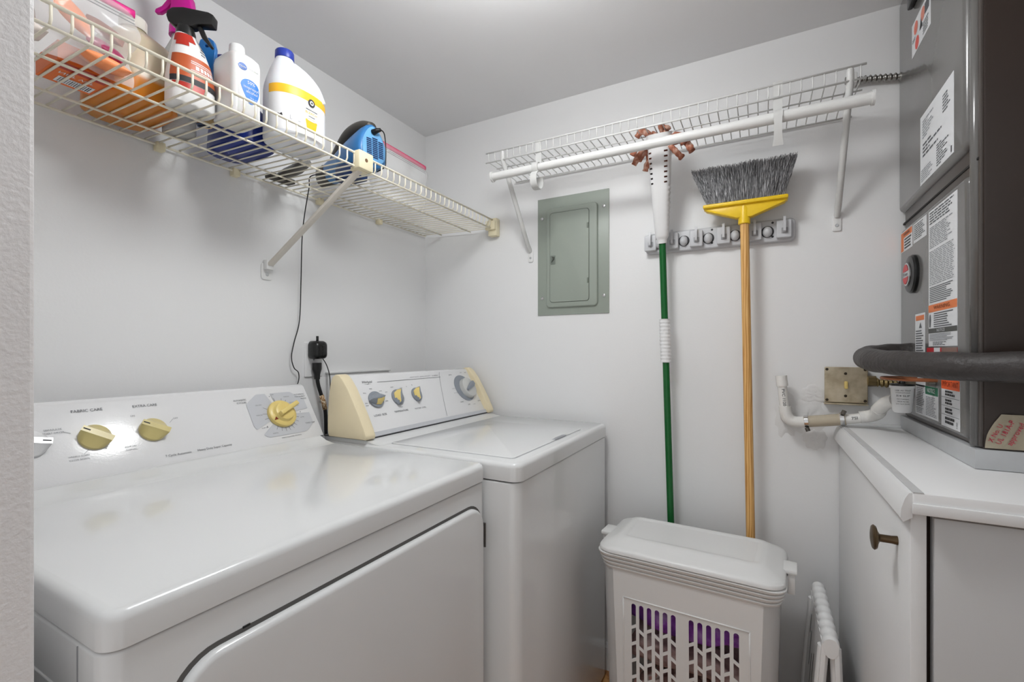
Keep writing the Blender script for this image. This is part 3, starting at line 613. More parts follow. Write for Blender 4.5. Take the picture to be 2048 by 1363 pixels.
# clothes seen through the slots
def cloth(name, lo, hi, m, seed):
    rnd = random.Random(seed); bm = NB(); n = 22; mm = 14
    cx, cy = (lo[0]+hi[0])/2, (lo[1]+hi[1])/2; rx, ry = (hi[0]-lo[0])/2, (hi[1]-lo[1])/2; ph = [rnd.uniform(0, 6) for _ in range(6)]; L = []
    for j in range(mm+1):
        v = j/mm; z = lo[2]+(hi[2]-lo[2])*v; q = (1-abs(2*v-1)**5)*.9+.1; ring_ = []
        for k in range(48):
            t = 2*math.pi*k/48; fo = 1+.035*math.sin(5*t+ph[0]+v*4)+.03*math.sin(9*t+ph[1]-v*7)+.02*math.sin(15*t+ph[2]+v*11)
            c, s = math.cos(t), math.sin(t); ring_.append((cx+rx*q*fo*math.copysign(abs(c)**.45, c)*.93, cy+ry*q*fo*math.copysign(abs(s)**.45, s)*.93, z+.012*math.sin(3*t+ph[3])*math.sin(v*3.14)+.006*math.sin(7*t+ph[4])))
        L.append(ring_)
    rings_mesh(bm, L); return fin(name, hxf(bm), m, None, True)
PURP = ramp_mat('purple_cloth', [(.3, (84, 34, 120)), (.52, (150, 66, 182)), (.75, (205, 160, 220))], (1, 1, 1), .6, 'noise', 22)
PLAID = ramp_mat('striped_pink_cloth', [(.2, (150, 116, 110)), (.45, (214, 184, 174)), (.7, (240, 226, 218)), (.95, (232, 176, 164))], (.6, .6, 2.2), .8, 'wave', 9, 7)
DARKC = ramp_mat('grey_brown_cloth', [(.3, (104, 82, 84)), (.52, (170, 140, 136)), (.75, (226, 206, 200))], (1, 1, 2), .8, 'noise', 16)
tag(cloth('folded_clothes', (-.17, -.09, .022), (.17, .09, .25), PLAID, 1), 'pale pink striped clothes at the bottom of the hamper', 'clothes')
tag(cloth('folded_clothes', (-.175, -.095, .275), (.175, .095, .36), DARKC, 2), 'grey-brown clothes in the middle of the hamper', 'clothes')
tag(cloth('folded_clothes', (-.178, -.097, .385), (.178, .097, .455), PURP, 3), 'shiny purple garment on top of the clothes in the hamper', 'clothes')

# ------------------------------------------------------------------ folded step stool
st = thing('step_stool', 'folded white plastic step stool standing by the cabinet door', 'stool', (1.485, -.24, 0))
bm = NB(); L = []
for k in range(41):
    y = -.10-.28*k/40; r = .0165+.0016*math.sin(k*1.35); ef = min(1, k/2+.35); ring_ = []
    for j in range(20):
        t = 2*math.pi*j/20; ring_.append((1.487+r*ef*math.cos(t), y, .487+.014*(1-k/40)+(r*ef*math.sin(t) if math.sin(t) > 0 else 1.9*r*ef*math.sin(t))))
    L.append(ring_)
fin('top_rail', rings_mesh(bm, L), WHITEP, st, 50)
for s, x0, x1 in ((-1, 1.474, 1.438), (1, 1.497, 1.516)):
    bm = NB(); L = []
    for k in range(13):
        q = k/12; z = .485*(1-q)+.004; xx = x0+(x1-x0)*q; L.append([V((xx+dx, yy, z)) for dx, yy in ((-.0045, -.108+.01*q), (.0045, -.108+.01*q), (.0045, -.379-.004*q), (-.0045, -.379-.004*q))])
    lg = fin('leg_panel', rings_mesh(bm, L), WHITEP, st, 30)
    for yy in (-.36, -.125): fin('edge_rib', tube(NB(), [(x0, yy, .475), (x1, yy+.004, .012)], .012, 12, flat=(1, 1)), WHITEP, lg, 50)
    if s < 0:
        for yy, z0, z1 in ((-.17, .40, .45), (-.20, .33, .42), (-.235, .24, .38), (-.27, .30, .40), (-.30, .2, .33), (-.33, .22, .30), (-.21, .14, .26), (-.26, .10, .2)):
            f = lambda z: x0+(x1-x0)*(1-z/.489)-.0049; bm = NB()
            bm.faces.new([bm.verts.new(p) for p in ((f(z0), yy-.004, z0), (f(z0), yy+.004, z0), (f(z1), yy+.004, z1), (f(z1), yy-.004, z1))]); fin('vent_slot', bm, INKD, lg, recalc=False)

# ------------------------------------------------------------------ furnace platform
cb_ = thing('furnace_cabinet', 'white-painted low cabinet under the furnace, with a dark metal knob', 'cabinet', (1.9, -.37, 0))
CX, CY, CT = 1.548, -.742, .950
fin('carcass', box(NB(), (CX+.022, CY+.03, 0), (XR-.005, -.002, CT-.032)), mat('carcass_dark', (60, 48, 42), .8), cb_)
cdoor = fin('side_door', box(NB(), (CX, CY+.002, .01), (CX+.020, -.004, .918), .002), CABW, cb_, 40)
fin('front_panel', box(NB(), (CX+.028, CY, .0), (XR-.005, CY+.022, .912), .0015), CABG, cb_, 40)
kb = V((CX, -.665, .845))
kn = NB(); lathe(kn, kb, (-1, 0, 0), [(.0075, 0), (.0065, .008), (.0065, .024), (.012, .027), (.019, .029), (.021, .032), (.019, .0345), (.012, .036), (0, .037)], 24); fin('knob', kn, mat('aged_brass', (92, 76, 56), .35, .8), cdoor, 40)
tr = NB(); prism(tr, Fr((0, 0, 0), (1, 0, 0), (0, 0, 1)), [(CX+.002, .948), (CX-.003, .947), (CX-.008, .938), (CX-.0125, .922), (CX-.0135, .908), (CX-.010, .902), (CX+.001, .910)], .748, .006); fin('edge_moulding', tr, CABW, cb_, 30)
tp = thing('cabinet_top', 'white-painted board top of the furnace cabinet', 'worktop', (1.9, -.37, .92))
fin('board', box(NB(), (CX+.001, CY-.012, .922), (XR-.005, -.002, CT), .002), mat('worktop_paint', (232, 232, 232), .45, bump=.25, bscale=30, var=.02), tp, 40)
fin('edge_band', box(NB(), (CX-.001, CY-.016, .918), (XR-.005, CY-.011, .9345), .0015), CABW, tp, 40)
fin('raw_edge', box(NB(), (CX+.0005, CY-.012, CT-.0005), (CX+.013, -.004, CT+.0012)), mat('raw_edge_grey', (198, 198, 198), .6, var=.1, vscale=30), tp)
fin('back_strip', box(NB(), (CX, -.018, CT), (1.70, -.002, CT+.008), .002), CABW, tp, 40)

# ------------------------------------------------------------------ furnace / air handler
fu = thing('air_handler', 'tall dark brown furnace with labelled grey front panels, standing on the cabinet', 'furnace', (1.98, -.28, CT))
FX, FY = 1.70, -.516
fin('casing', box(NB(), (FX+.001, FY, .985), (2.30, -.015, H-.002), .004), SIDEB, fu, 40)
fin('base_pan', box(NB(), (FX-.012, FY-.004, CT+.0006), (2.30, -.012, .987), .002), STEEL, fu, 40)
fin('front_frame', box(NB(), (FX-.003, FY+.002, .99), (FX+.003, -.02, H-.003), .002), mat('frame_paint', (78, 72, 68), .3), fu, 40)
FF = Fr((FX, 0, 0), (0, -1, 0), (0, 0, 1))
fin('upper_panel', slab(NB(), FF, .002, .478, 1.548, H-.004, -.006, .014, .018, .013), FRONTB, fu, 35)
fin('lower_panel', slab(NB(), FF, .002, .478, .996, 1.502, -.006, .010, .018, .010), FRONTB, fu, 35)
fin('seam_strip', fbox(NB(), FF, (.004, .51), (1.517, 1.522), (-.004, .005), .001), DARKGAP, fu)
fin('corner_post', tube(NB(), [(FX-.002, -.496, .99), (FX-.002, -.496, H-.005)], .0095, 16), FRONTB, fu, True)
FU = Fr((FX-.014, 0, 0), (0, -1, 0), (0, 0, 1)); FL = Fr((FX-.010, 0, 0), (0, -1, 0), (0, 0, 1))
def label(fr, a0, a1, b0, b1, m=LABW): return fin('label', fbox(NB(), fr, (a0, a1), (b0, b1), (-.0004, .0004)), m, fu)
l = label(FU, .135, .282, 1.912, 1.995)
for a, b, c_ in ((.17, 1.972, (226, 120, 100)), (.225, 1.972, (222, 140, 120)), (.18, 1.93, (222, 90, 80))): quad(l, mat('tint%d' % c_[1], c_, .5), FU, ell(a, b, .016, .016, 12), .0008)
quad(l, INKD, FU, [(.2, 1.945), (.212, 1.972), (.224, 1.945)], .0009); lines(l, INK, FU, .225, .28, 1.918, 1.95, 5); lines(l, INK, FU, .14, .175, 1.945, 1.955, 2)
quad(l, INK, FU, rect(.24, .272, 1.96, 1.985), .0008); l = label(FU, .205, .425, 1.565, 1.729)
lines(l, INKL, FU, .21, .30, 1.57, 1.60, 6); lines(l, INK, FU, .32, .42, 1.57, 1.62, 9, fill=.8, ragged=.5); lines(l, INK, FU, .22, .42, 1.625, 1.66, 4, fill=.7, ragged=.5); lines(l, INKL, FU, .22, .34, 1.67, 1.715, 7, fill=.8, ragged=.5); lines(l, INK, FU, .36, .42, 1.67, 1.71, 6, fill=.9, ragged=.6)
quad(l, INKD, FU, rect(.41, .415, 1.57, 1.583), .0009)
l = label(FL, .012, .12, 1.437, 1.492); quad(l, ORANGE, FL, rect(.014, .118, 1.474, 1.49), .0007); quad(l, ORANGE, FL, rect(.014, .04, 1.439, 1.474), .0007); lines(l, INKD, FL, .046, .116, 1.441, 1.472, 4, words=False, ragged=.15); text(l, 'WARNING', INKD, FL, .07, 1.482, .012, wid=.06, c=.0011)
l = label(FL, .13, .235, 1.44, 1.489); lines(l, INK, FL, .135, .23, 1.446, 1.486, 8)
# round maker's badge
bd = fin('badge', lathe(NB(), FL(.132, 1.363), (-1, 0, 0), [(0, 0), (.049, 0), (.0495, .006), (.046, .010), (.032, .012), (.031, .013), (0, .013)], 36), BLACKP, fu, 35)
fin('badge_ring', lathe(NB(), FL(.130, 1.363, .013), (-1, 0, 0), [(0, 0), (.0295, 0), (.0295, .002), (.027, .003), (0, .003)], 32), CHROME, bd, 35)
BF_ = Fr(FL(.130, 1.363, .0163), (0, -1, 0), (0, 0, 1)); RED = mat('badge_red', (196, 36, 44), .35)
quad(bd, RED, BF_, ell(0, 0, .0255, .0255, 14, 18, 175)); quad(bd, RED, BF_, ell(0, 0, .0255, .0255, 14, 198, 355)); text(bd, 'Rheem', INK, BF_, 0, 0, .012, wid=.034)
# long data label
l = label(FL, .252, .43, 1.176, 1.488)
lines(l, INK, FL, .255, .427, 1.455, 1.485, 5); lines(l, INKL, FL, .255, .427, 1.40, 1.45, 12, .55); lines(l, INKL, FL, .255, .427, 1.315, 1.395, 20, .5, ragged=.1); lines(l, INK, FL, .255, .427, 1.275, 1.312, 9, .5, words=False)
quad(l, ORANGE, FL, rect(.252, .43, 1.254, 1.271), .0007); text(l, 'WARNING', mat('ink_brown', (120, 60, 24), .6), FL, .34, 1.2625, .012, wid=.1, c=.0011)
lines(l, INK, FL, .285, .425, 1.218, 1.252, 7, .5, words=False, ragged=.4); quad(l, INK, FL, [(.258, 1.22), (.266, 1.22), (.27, 1.235), (.266, 1.25), (.26, 1.248), (.256, 1.235)], .0008)
quad(l, mat('band_dark', (70, 72, 68), .5), FL, rect(.252, .43, 1.206, 1.217), .0007); text(l, 'NOTICE', LABW, FL, .335, 1.2115, .009, wid=.05, c=.0011)
lines(l, INKL, FL, .255, .42, 1.188, 1.205, 6, .6, words=False); lines(l, INK, FL, .28, .38, 1.178, 1.187, 3)
l = label(FL, .146, .224, 1.155, 1.258); quad(l, ORANGE, FL, rect(.152, .219, 1.241, 1.253), .0007); quad(l, INK, FL, [(.178, 1.222), (.19, 1.236), (.202, 1.222)], .0008); lines(l, INK, FL, .15, .22, 1.158, 1.218, 10, words=False)
l = label(FL, .238, .43, 1.158, 1.173, RED); quad(l, LABW, FL, rect(.29, .33, 1.158, 1.173), .0007); quad(l, mat('tint_brown', (140, 110, 100), .5), FL, rect(.34, .43, 1.158, 1.173), .0007)
l = label(FL, .15, .318, 1.01, 1.083); quad(l, mat('label_green', (24, 104, 72), .5), FL, rect(.228, .317, 1.064, 1.083), .0007); text(l, 'NOTICE', LABW, FL, .27, 1.0735, .014, wid=.055, c=.0011); lines(l, INK, FL, .154, .226, 1.03, 1.081, 12); lines(l, INKL, FL, .23, .315, 1.014, 1.06, 12); lines(l, INKL, FL, .154, .226, 1.013, 1.028, 4)
fin('label', fbox(NB(), FL, (.15, .227), (1.08, 1.10), (-.0004, .0004)), LABW, fu)
l = label(FL, .338, .444, 1.006, 1.107); quad(l, mat('bright_orange', (246, 96, 30), .45), FL, rect(.339, .443, 1.085, 1.106), .0007); text(l, 'IMPORTANT', mat('ink_redbrown', (140, 40, 16), .6), FL, .391, 1.0955, .016, wid=.09, c=.0011)
for b in (1.068, 1.05, 1.031): quad(l, INK, FL, rect(.34, .442, b-.0004, b+.0004), .0008)
for b0, b1 in ((1.071, 1.083), (1.053, 1.065), (1.034, 1.047), (1.012, 1.028)): lines(l, INKD, FL, .36, .42, b0, b1, 2, .7, ragged=.4)
text(l, '100', INKD, FL, .43, 1.016, .009, rot=1.57, c=.0011)
fin('handle_lip', fbox(NB(), FU, (.14, .185), (2.035, 2.12), (0, .012), .004), BLACKP, fu, 40)
# foil tape with red print on the side
FS = Fr((0, FY, 0), (1, 0, 0), (0, 0, 1))
bm = NB(); rnd = random.Random(9); g = []
FA0, FA1, FB0, FB1 = 1.702, 2.0, .990, 1.052
for i in range(9):
    g.append([])
    for j in range(27):
        a = FA0+(FA1-FA0)*j/26+(.022*(i/8)**2 if j < 2 else 0)*(1-j/2); g[-1].append(bm.verts.new(FS(a, FB0+(FB1-FB0)*i/8, .0015+rnd.uniform(0, .0022))))
for i in range(8):
    for j in range(26): bm.faces.new((g[i][j], g[i][j+1], g[i+1][j+1], g[i+1][j]))
fo = fin('foil_tape', bm, mat('foil', (200, 192, 170), .28, .85, bump=.5, bscale=40), fu, 50, recalc=False)
INKR = mat('red_ink', (186, 24, 66), .6)
for s, a, b, sz_ in (('X No. U', 1.716, 1.018, .010), ('UL 181A-P', 1.7285, 1.02, .0105), ('approved', 1.742, 1.018, .0115), ('X No. U', 1.79, 1.018, .010), ('UL 181A-P', 1.8025, 1.02, .0105), ('approved', 1.816, 1.018, .0115)): text(fo, s, INKR, FS, a, b, sz_, c=.0045, rot=1.15)

# ------------------------------------------------------------------ insulated refrigerant line
ln = thing('insulated_pipe', 'black foam-insulated pipe looping out in front of the furnace', 'pipe', (1.65, -.35, 1.13))
FOAM = mat('foam_insulation', (58, 54, 53), .5, bump=1.0, bscale=90, var=.3, vscale=30)
path = smoothpath([(1.70, -.10, 1.160), (1.65, -.105, 1.158), (1.598, -.145, 1.153), (1.578, -.225, 1.147), (1.585, -.34, 1.142), (1.628, -.455, 1.138), (1.70, -.545, 1.137), (1.80, -.60, 1.142), (1.95, -.63, 1.152), (2.2, -.64, 1.165)], 8)
fin('foam_sleeve', tube(NB(), path, [.0265+.0008*math.sin(i*.9) for i in range(len(path))], 24), FOAM, ln, 60)
path = smoothpath([(1.695, -.16, 1.098), (1.655, -.165, 1.098), (1.615, -.20, 1.099), (1.61, -.25, 1.1), (1.64, -.30, 1.1), (1.70, -.31, 1.1)], 6)
fin('copper_line', tube(NB(), path, .0042, 12), mat('copper', (166, 104, 70), .35, .8), ln, True)
# ------------------------------------------------------------------ condensate drain
cu_ = thing('drain_cup', 'white plastic condensate cup with printed text, below the black pipe', 'cup', (1.652, -.2, 1.0))
CC = V((1.652, -.20, 0))
fin('cup', lathe(NB(), (CC.x, CC.y, 1.014), (0, 0, 1), [(.0, 0), (.016, 0), (.0185, .004), (.0195, .012), (.0225, .06), (.0248, .06), (.0248, .066), (.022, .066), (.0215, .06), (.019, .012), (0, .010)], 32), WHITEP, cu_, 40)
vd = V((1.344-CC.x, -1.661-CC.y, 0)).normalized(); rr_ = V((-vd.y, vd.x, 0))
def cyl(a, b):
    r = .0195+(b-1.026)/.048*.003+.0005; t = a/r; return CC+(vd*math.cos(t)+rr_*math.sin(t))*r+V((0, 0, b))
for s, b, sz_, wd_ in (('USE AS TRAP', 1.075, .0045, .04), ('CONDENSATE DRAIN', 1.0695, .0035, .036), ('3/4 SLIP', 1.062, .006, .034), ('RECTORSEAL', 1.054, .003, .03), ('MADE IN USA', 1.048, .0035, .028), ('DO NOT PLUG', 1.042, .003, .034)): text(cu_, s, INKD, None, .002, b, sz_, wid=wd_*.8, mapf=lambda a, b: cyl(a, b-.006))
b = NB(); lathe(b, (CC.x, CC.y, 1.081), (0, 0, 1), [(0, 0), (.024, 0), (.024, .004), (.008, .005), (.006, .01), (0, .01)], 24); fin('cup_cap', b, BLACKP, cu_, 40)
dp = thing('drain_pipe', 'white plastic drain pipe with clear hose section along the back wall', 'pipe', (1.5, -.05, .95))
fin('standpipe', tube(NB(), [(1.408, -.05, .985), (1.401, -.05, 1.068)], .0125, 20), PVC, dp, 60)
fin('standpipe_cap', tube(NB(), [(1.402, -.05, 1.06), (1.399, -.05, 1.092)], .0155, 20), PVC, dp, 60)
fin('elbow', tube(NB(), smoothpath([(1.409, -.05, 1.0), (1.411, -.05, .978), (1.419, -.05, .962), (1.436, -.05, .955), (1.468, -.052, .957)], 5), .0165, 20), PVC, dp, 60)
fin('elbow_stub', tube(NB(), [(1.416, -.05, .968), (1.414, -.002, .962)], .0165, 20), PVC, dp, 60)
pipe2 = [(1.462, -.052, .957), (1.53, -.06, .967), (1.60, -.068, .981)]
fin('clear_hose', tube(NB(), [(1.458, -.052, .957), (1.51, -.058, .965), (1.556, -.064, .973)], .0168, 20), mat('clear_hose', (226, 214, 192), .12, trans=.5, ior=1.3), dp, 60)
fin('pipe_run', tube(NB(), pipe2, .0135, 20), PVC, dp, 60)
fin('pipe_elbow', tube(NB(), smoothpath([(1.588, -.068, .981), (1.606, -.07, .985), (1.618, -.085, .992), (1.622, -.105, 1.0), (1.622, -.125, 1.012)], 5), .0165, 20), PVC, dp, 60)
fin('pipe_elbow', tube(NB(), smoothpath([(1.620, -.115, 1.008), (1.624, -.135, 1.02), (1.632, -.15, 1.032), (1.645, -.17, 1.04)], 5), .0165, 20), PVC, dp, 60)
for p, q, z in ((1.463, -.053, .958), (1.548, -.063, .972)):
    cl = fin('hose_clamp', tube(NB(), [(p-.005, q, z), (p+.005, q-.001, z+.001)], .0182, 20), CHROME, dp, 40)
    s = 1 if p > 1.5 else -1; fin('clamp_screw', tube(NB(), [(p, q-.012, z+s*.016), (p+.004, q-.013, z+s*.026)], .006, 12), mat('clamp_dark', (110, 106, 100), .35, .9), cl, 40)
PF = Fr((1.405, -.05, 1.027), (.08, 0, -1), (1, 0, .08)); PF.n = V((0, -1, 0))
text(dp, 'PVC 1120', INKD, PF, 0, 0, .011, c=.0129, wid=.05)
text(dp, '7SI', INKD, Fr((1.575, -.0655, .9755), (1, 0, .18), (-.18, 0, 1)), 0, .003, .012, c=.0142, wid=.014)
# switch box
sw = thing('switch_box', 'stained metal switch plate with an ivory toggle on the back wall', 'switch', (1.562, 0, 1.014))
RUSTY = ramp_mat('stained_steel', [(.25, (150, 134, 108)), (.55, (190, 178, 154)), (.8, (206, 196, 176))], (1, 1, 1), .42, 'noise', 26, metal=.5)
fin('box', box(NB(), (1.513, -.016, 1.017), (1.613, 0, 1.117), .002), RUSTY, sw, 40)
fin('cover', slab(NB(), WB, 1.511, 1.6145, 1.015, 1.119, .016, .019, .004, .002), RUSTY, sw, 40)
fin('bottom_lip', box(NB(), (1.51, -.024, 1.009), (1.615, -.001, 1.0135), .001), RUSTY, sw, 40)
fin('toggle', fbox(NB(), WB, (1.5585, 1.5665), (1.056, 1.078), (.0185, .03), .002), mat('ivory', (222, 196, 120), .4), sw, 40)
for a, b in ((1.517, 1.112), (1.608, 1.112), (1.517, 1.022), (1.608, 1.022), (1.562, 1.1), (1.562, 1.035)): fin('plate_screw', lathe(NB(), (a, -.019, b), (0, -1, 0), [(0, 0), (.004, 0), (.003, .0012), (0, .0012)], 12), mat('screw_dark', (60, 52, 42), .5, .5), sw)
cd2 = thing('flexible_conduit', 'short tarnished flexible conduit beside the switch plate', 'conduit', (1.65, -.02, 1.08))
L = []
for k in range(60):
    x = 1.612+k*.0017; r = .011+.002*math.sin(k*math.pi/3); L.append([V((x, -.022+r*math.cos(2*math.pi*j/12), 1.08-.012*k/60+r*math.sin(2*math.pi*j/12))) for j in range(12)])
fin('armour', rings_mesh(NB(), L), mat('brassy_steel', (150, 132, 92), .3, .85), cd2, True)
fin('connector', tube(NB(), [(1.613, -.022, 1.08), (1.632, -.022, 1.08)], .015, 8), mat('brassy_dark', (120, 104, 72), .4, .8), cd2, 40)

# ------------------------------------------------------------------ outlet and plugs on the left wall
oc = thing('wall_outlet', 'white duplex outlet plate on the left wall above the washer', 'outlet', (0, -.599, 1.078))
fin('plate', slab(NB(), WA, -.634, -.564, 1.078, 1.196, 0, .006, .004, .003), WHITEP, oc, 40)
for z in (1.165, 1.11): fin('receptacle', slab(NB(), WA, -.616, -.583, z-.016, z+.016, .0055, .0075, .012, .0008), WHITEP, oc, 40)
fin('screw', lathe(NB(), (.006, -.6, 1.137), (1, 0, 0), [(0, 0), (.0035, 0), (.0025, .001), (0, .001)], 12), INKL, oc)
pa = thing('power_adapter', 'black plug-in power adapter in the upper socket', 'adapter', (.03, -.598, 1.15))
L = [[V((x, p[0], p[1])) for p in rrect(-.626+i, -.575-i, 1.139+i, 1.200-i*1.5, .012, 6)] for x, i in ((.0078, .002), (.012, 0), (.034, 0), (.044, .002), (.05, .007), (.052, .014))]
fin('housing', rings_mesh(NB(), L), BLACKP, pa, 45)
fin('strain_relief', tube(NB(), [(.03, -.605, 1.195), (.03, -.605, 1.216)], .0042, 10), BLACKR, pa, True)
fin('lead', tube(NB(), smoothpath([(.03, -.585, 1.142), (.03, -.568, 1.118), (.03, -.556, 1.085), (.03, -.553, 1.05), (.03, -.553, .98), (.03, -.56, .92)], 6), .0017, 6), BLACKR, pa, True)
path = smoothpath([(.0195, -.598, 1.076), (.021, -.594, 1.05), (.024, -.586, 1.02), (.028, -.578, .99), (.03, -.572, .95), (.03, -.57, .88)], 6)
pg = fin('power_cord', tube(NB(), path, .0062, 12), BLACKR, wa, True, label='thick black power cord in the lower socket')
fin('plug', rings_mesh(NB(), [[V((.0085+.011+.011*math.sin(2*math.pi*k/16), -.598+s*math.cos(2*math.pi*k/16), z)) for k in range(16)] for s, z in ((.0165, 1.126), (.0175, 1.123), (.0172, 1.104), (.013, 1.094), (.0095, 1.086), (.008, 1.07))]), BLACKP, pg, 45)
fin('cord_tag', tube(NB(), [path[13], path[17], path[22]], .0078, 12), ramp_mat('tag_pattern', [(.35, (96, 56, 24)), (.5, (200, 160, 110)), (.62, (232, 222, 200))], (1, 1, 1), .6, 'noise', 190), pg, True)
def wx(u, v, x): # along the wall
    a = math.atan2(497, 922); f = V((-math.sin(a), math.cos(a), 0)); r = V((math.cos(a), math.sin(a), 0)); D = f+r*((u-1024)/922)+V((0, 0, (702-v)/922)); return V(cam.location)+D*((x-cam.location.x)/D.x)
pts = [wx(660, 300, .20), wx(622, 352, .12), wx(618, 376, .09), wx(609, 430, .05), wx(604, 480, .03), wx(602, 560, .02), wx(599, 640, .015), wx(588, 685, .015), wx(583, 714, .015), wx(588, 735, .015), wx(597, 745, .015), wx(596, 765, .02), wx(580, 800, .03)]
pts[0].z = 1.70; pts[1].z = max(pts[1].z, 1.66)
CORDPTS = pts
sbx = thing('washer_supply_box', 'white hose connection box on the wall behind the washer console', 'box', (0, -.39, .95))
fin('cover', fbox(NB(), WA, (-.545, -.245), (.94, 1.088), (0, .012), .003), TRIMW, sbx, 40)
fin('top_ledge', fbox(NB(), WA, (-.55, -.24), (1.086, 1.093), (0, .018), .002), TRIMW, sbx, 40)
fin('drop_plate', fbox(NB(), WA, (-.575, -.552), (.99, 1.076), (0, .006), .002), TRIMW, sbx, 40)

# ------------------------------------------------------------------ supplies on the left shelf
DZ = lambda x: sz(x)+.0024
def bottle(name, label_, cat, secs, m, base, n=40):
    t = thing(name, label_, cat, base); L = Loft(secs); b = NB(); L.build(b, n); return t, L, fin('body', b, m, t, 50)
def dz(secs, z0): return [(s[0]+z0, *s[1:]) for s in secs]
# bleach jug
z0 = DZ(.30)-.001; BXc, BYc = .302, -.891
WB_ = mat('white_hdpe', (226, 228, 233), .3, sss=.1)
bl, BL, body = bottle('bleach_jug', 'white bleach jug with a blue cap and yellow label band', 'bottle', dz([(0, BXc, BYc, .046, .066, 2.6), (.004, BXc, BYc, .052, .072, 2.6), (.012, BXc, BYc, .054, .0745, 2.5), (.125, BXc, BYc, .054, .0745, 2.4), (.14, BXc, BYc-.002, .0525, .071, 2.3), (.16, BXc, BYc-.008, .046, .060, 2.2), (.18, BXc, BYc-.016, .037, .046, 2.1), (.195, BXc, BYc-.024, .027, .032, 2), (.204, BXc, BYc-.028, .021, .024, 2), (.212, BXc, BYc-.029, .019, .020, 2), (.22, BXc, BYc-.029, .018, .018, 2)], z0), WB_, (BXc, BYc, z0))
fin('cap', lathe(NB(), (BXc, BYc-.029, z0+.211), (0, 0, 1), [(.0, 0), (.0215, 0), (.022, .002), (.0215, .018), (.02, .02), (0, .02)], 32), mat('cap_blue', (36, 56, 150), .35), bl, 35)
fin('handle', tube(NB(), smoothpath([(BXc+.010, BYc-.012, z0+.203), (BXc+.027, BYc+.012, z0+.182), (BXc+.037, BYc+.033, z0+.156), (BXc+.036, BYc+.05, z0+.128)], 6), [.008+.004*i/18 for i in range(19)], 14), WB_, bl, True)
YB = mat('label_yellow', (246, 186, 40), .4)
fin('label_band', BL.patch(NB(), z0+.108, z0+.129, -1.5, 1.4, .0007, 4, 30), YB, bl, True, recalc=False)
fin('label_paper', BL.patch(NB(), z0+.02, z0+.108, -1.5, 1.4, .0004, 6, 30), mat('label_paper', (232, 232, 234), .4), bl, True, recalc=False)
yl, zl = BYc+.006, z0+.106
fin('logo', BL.fpatch(NB(), ell(yl, zl, .0098, .0098), .0016), INKD, bl, recalc=False); fin('logo', BL.fpatch(NB(), ell(yl, zl, .0055, .0055), .0022), LABW, bl, recalc=False); fin('logo', BL.fpatch(NB(), ell(yl, zl, .0026, .0026), .0026), INKD, bl, recalc=False)
mf = lambda a, b: BL.front(a, b, .0011)
fin('small_print', BL.fpatch(NB(), rect(yl-.016, yl+.018, z0+.087, z0+.0895), .0009), INK, bl, recalc=False); text(bl, 'BLEACH', YB, None, yl, z0+.080, .0085, wid=.034, mapf=mf); fin('small_print', BL.fpatch(NB(), rect(yl-.008, yl+.01, z0+.071, z0+.0728), .0009), INK, bl, recalc=False)
fin('bucket_picture', BL.fpatch(NB(), [(yl-.017, z0+.062), (yl-.013, z0+.040), (yl+.013, z0+.040), (yl+.018, z0+.062), (yl+.008, z0+.066), (yl-.008, z0+.066)], .0009), YB, bl, recalc=False)
fin('bucket_picture', BL.fpatch(NB(), ell(yl, z0+.0625, .013, .0022), .0016), LABW, bl, recalc=False)
fin('recycling_mark', BL.fpatch(NB(), [(BYc-.066+p[0], z0+.052+p[1]) for p in ((0, -.006), (.005, -.001), (.004, .006), (-.003, .007), (-.005, 0))], .0008), INKD, bl, recalc=False)
lab = NB(); BL.fpatch(lab, rect(BYc-.048, BYc-.024, z0+.047, z0+.057), .0009); fin('small_print', lab, INKL, bl, recalc=False); fin('small_print', BL.fpatch(NB(), rect(BYc-.0472, BYc-.0248, z0+.0478, z0+.0562), .0013), LABW, bl, recalc=False)
# flat white bottle
z0 = DZ(.29); cx, cy = .298, -1.036
wb, WL, body = bottle('alcohol_bottle', 'flat-sided white bottle with a blue oval label', 'bottle', dz([(0, cx, cy, .038, .030, 5), (.004, cx, cy, .042, .034, 6), (.13, cx, cy, .042, .034, 6), (.14, cx, cy, .041, .033, 5), (.148, cx, cy, .034, .027, 4), (.154, cx, cy, .02, .018, 2.4), (.158, cx, cy, .0145, .0145, 2), (.166, cx, cy, .0145, .0145, 2)], z0), mat('white_bottle', (224, 223, 222), .3, sss=.1), (cx, cy, z0))
fin('cap', lathe(NB(), (cx, cy, z0+.158), (0, 0, 1), [(0, 0), (.0165, 0), (.0165, .004), (.0155, .018), (.014, .02), (0, .02)], 28), WHITEP, wb, 35)
BLU = mat('label_blue', (42, 116, 196), .4); NAVL = mat('logo_blue', (30, 84, 160), .4)
fin('label_paper', WL.fpatch(NB(), rect(cy-.026, cy+.026, z0+.02, z0+.128), .0004), mat('label_paper', (232, 232, 234), .4), wb, recalc=False)
fin('blue_oval', WL.fpatch(NB(), [(cy+.004+.0215*math.cos(t)*(1 if math.sin(t) > 0 else max(.25, 1+.55*math.sin(t)) if math.cos(t) < 0 else 1), z0+.074+(.018*math.sin(t) if math.sin(t) > 0 else .036*math.sin(t))) for t in [2*math.pi*k/28 for k in range(28)]], .0009), BLU, wb, recalc=False)
fin('logo', WL.fpatch(NB(), ell(cy-.013, z0+.114, .0098, .0075), .0009), NAVL, wb, recalc=False)
mf = lambda a, b: WL.front(a, b, .0014)
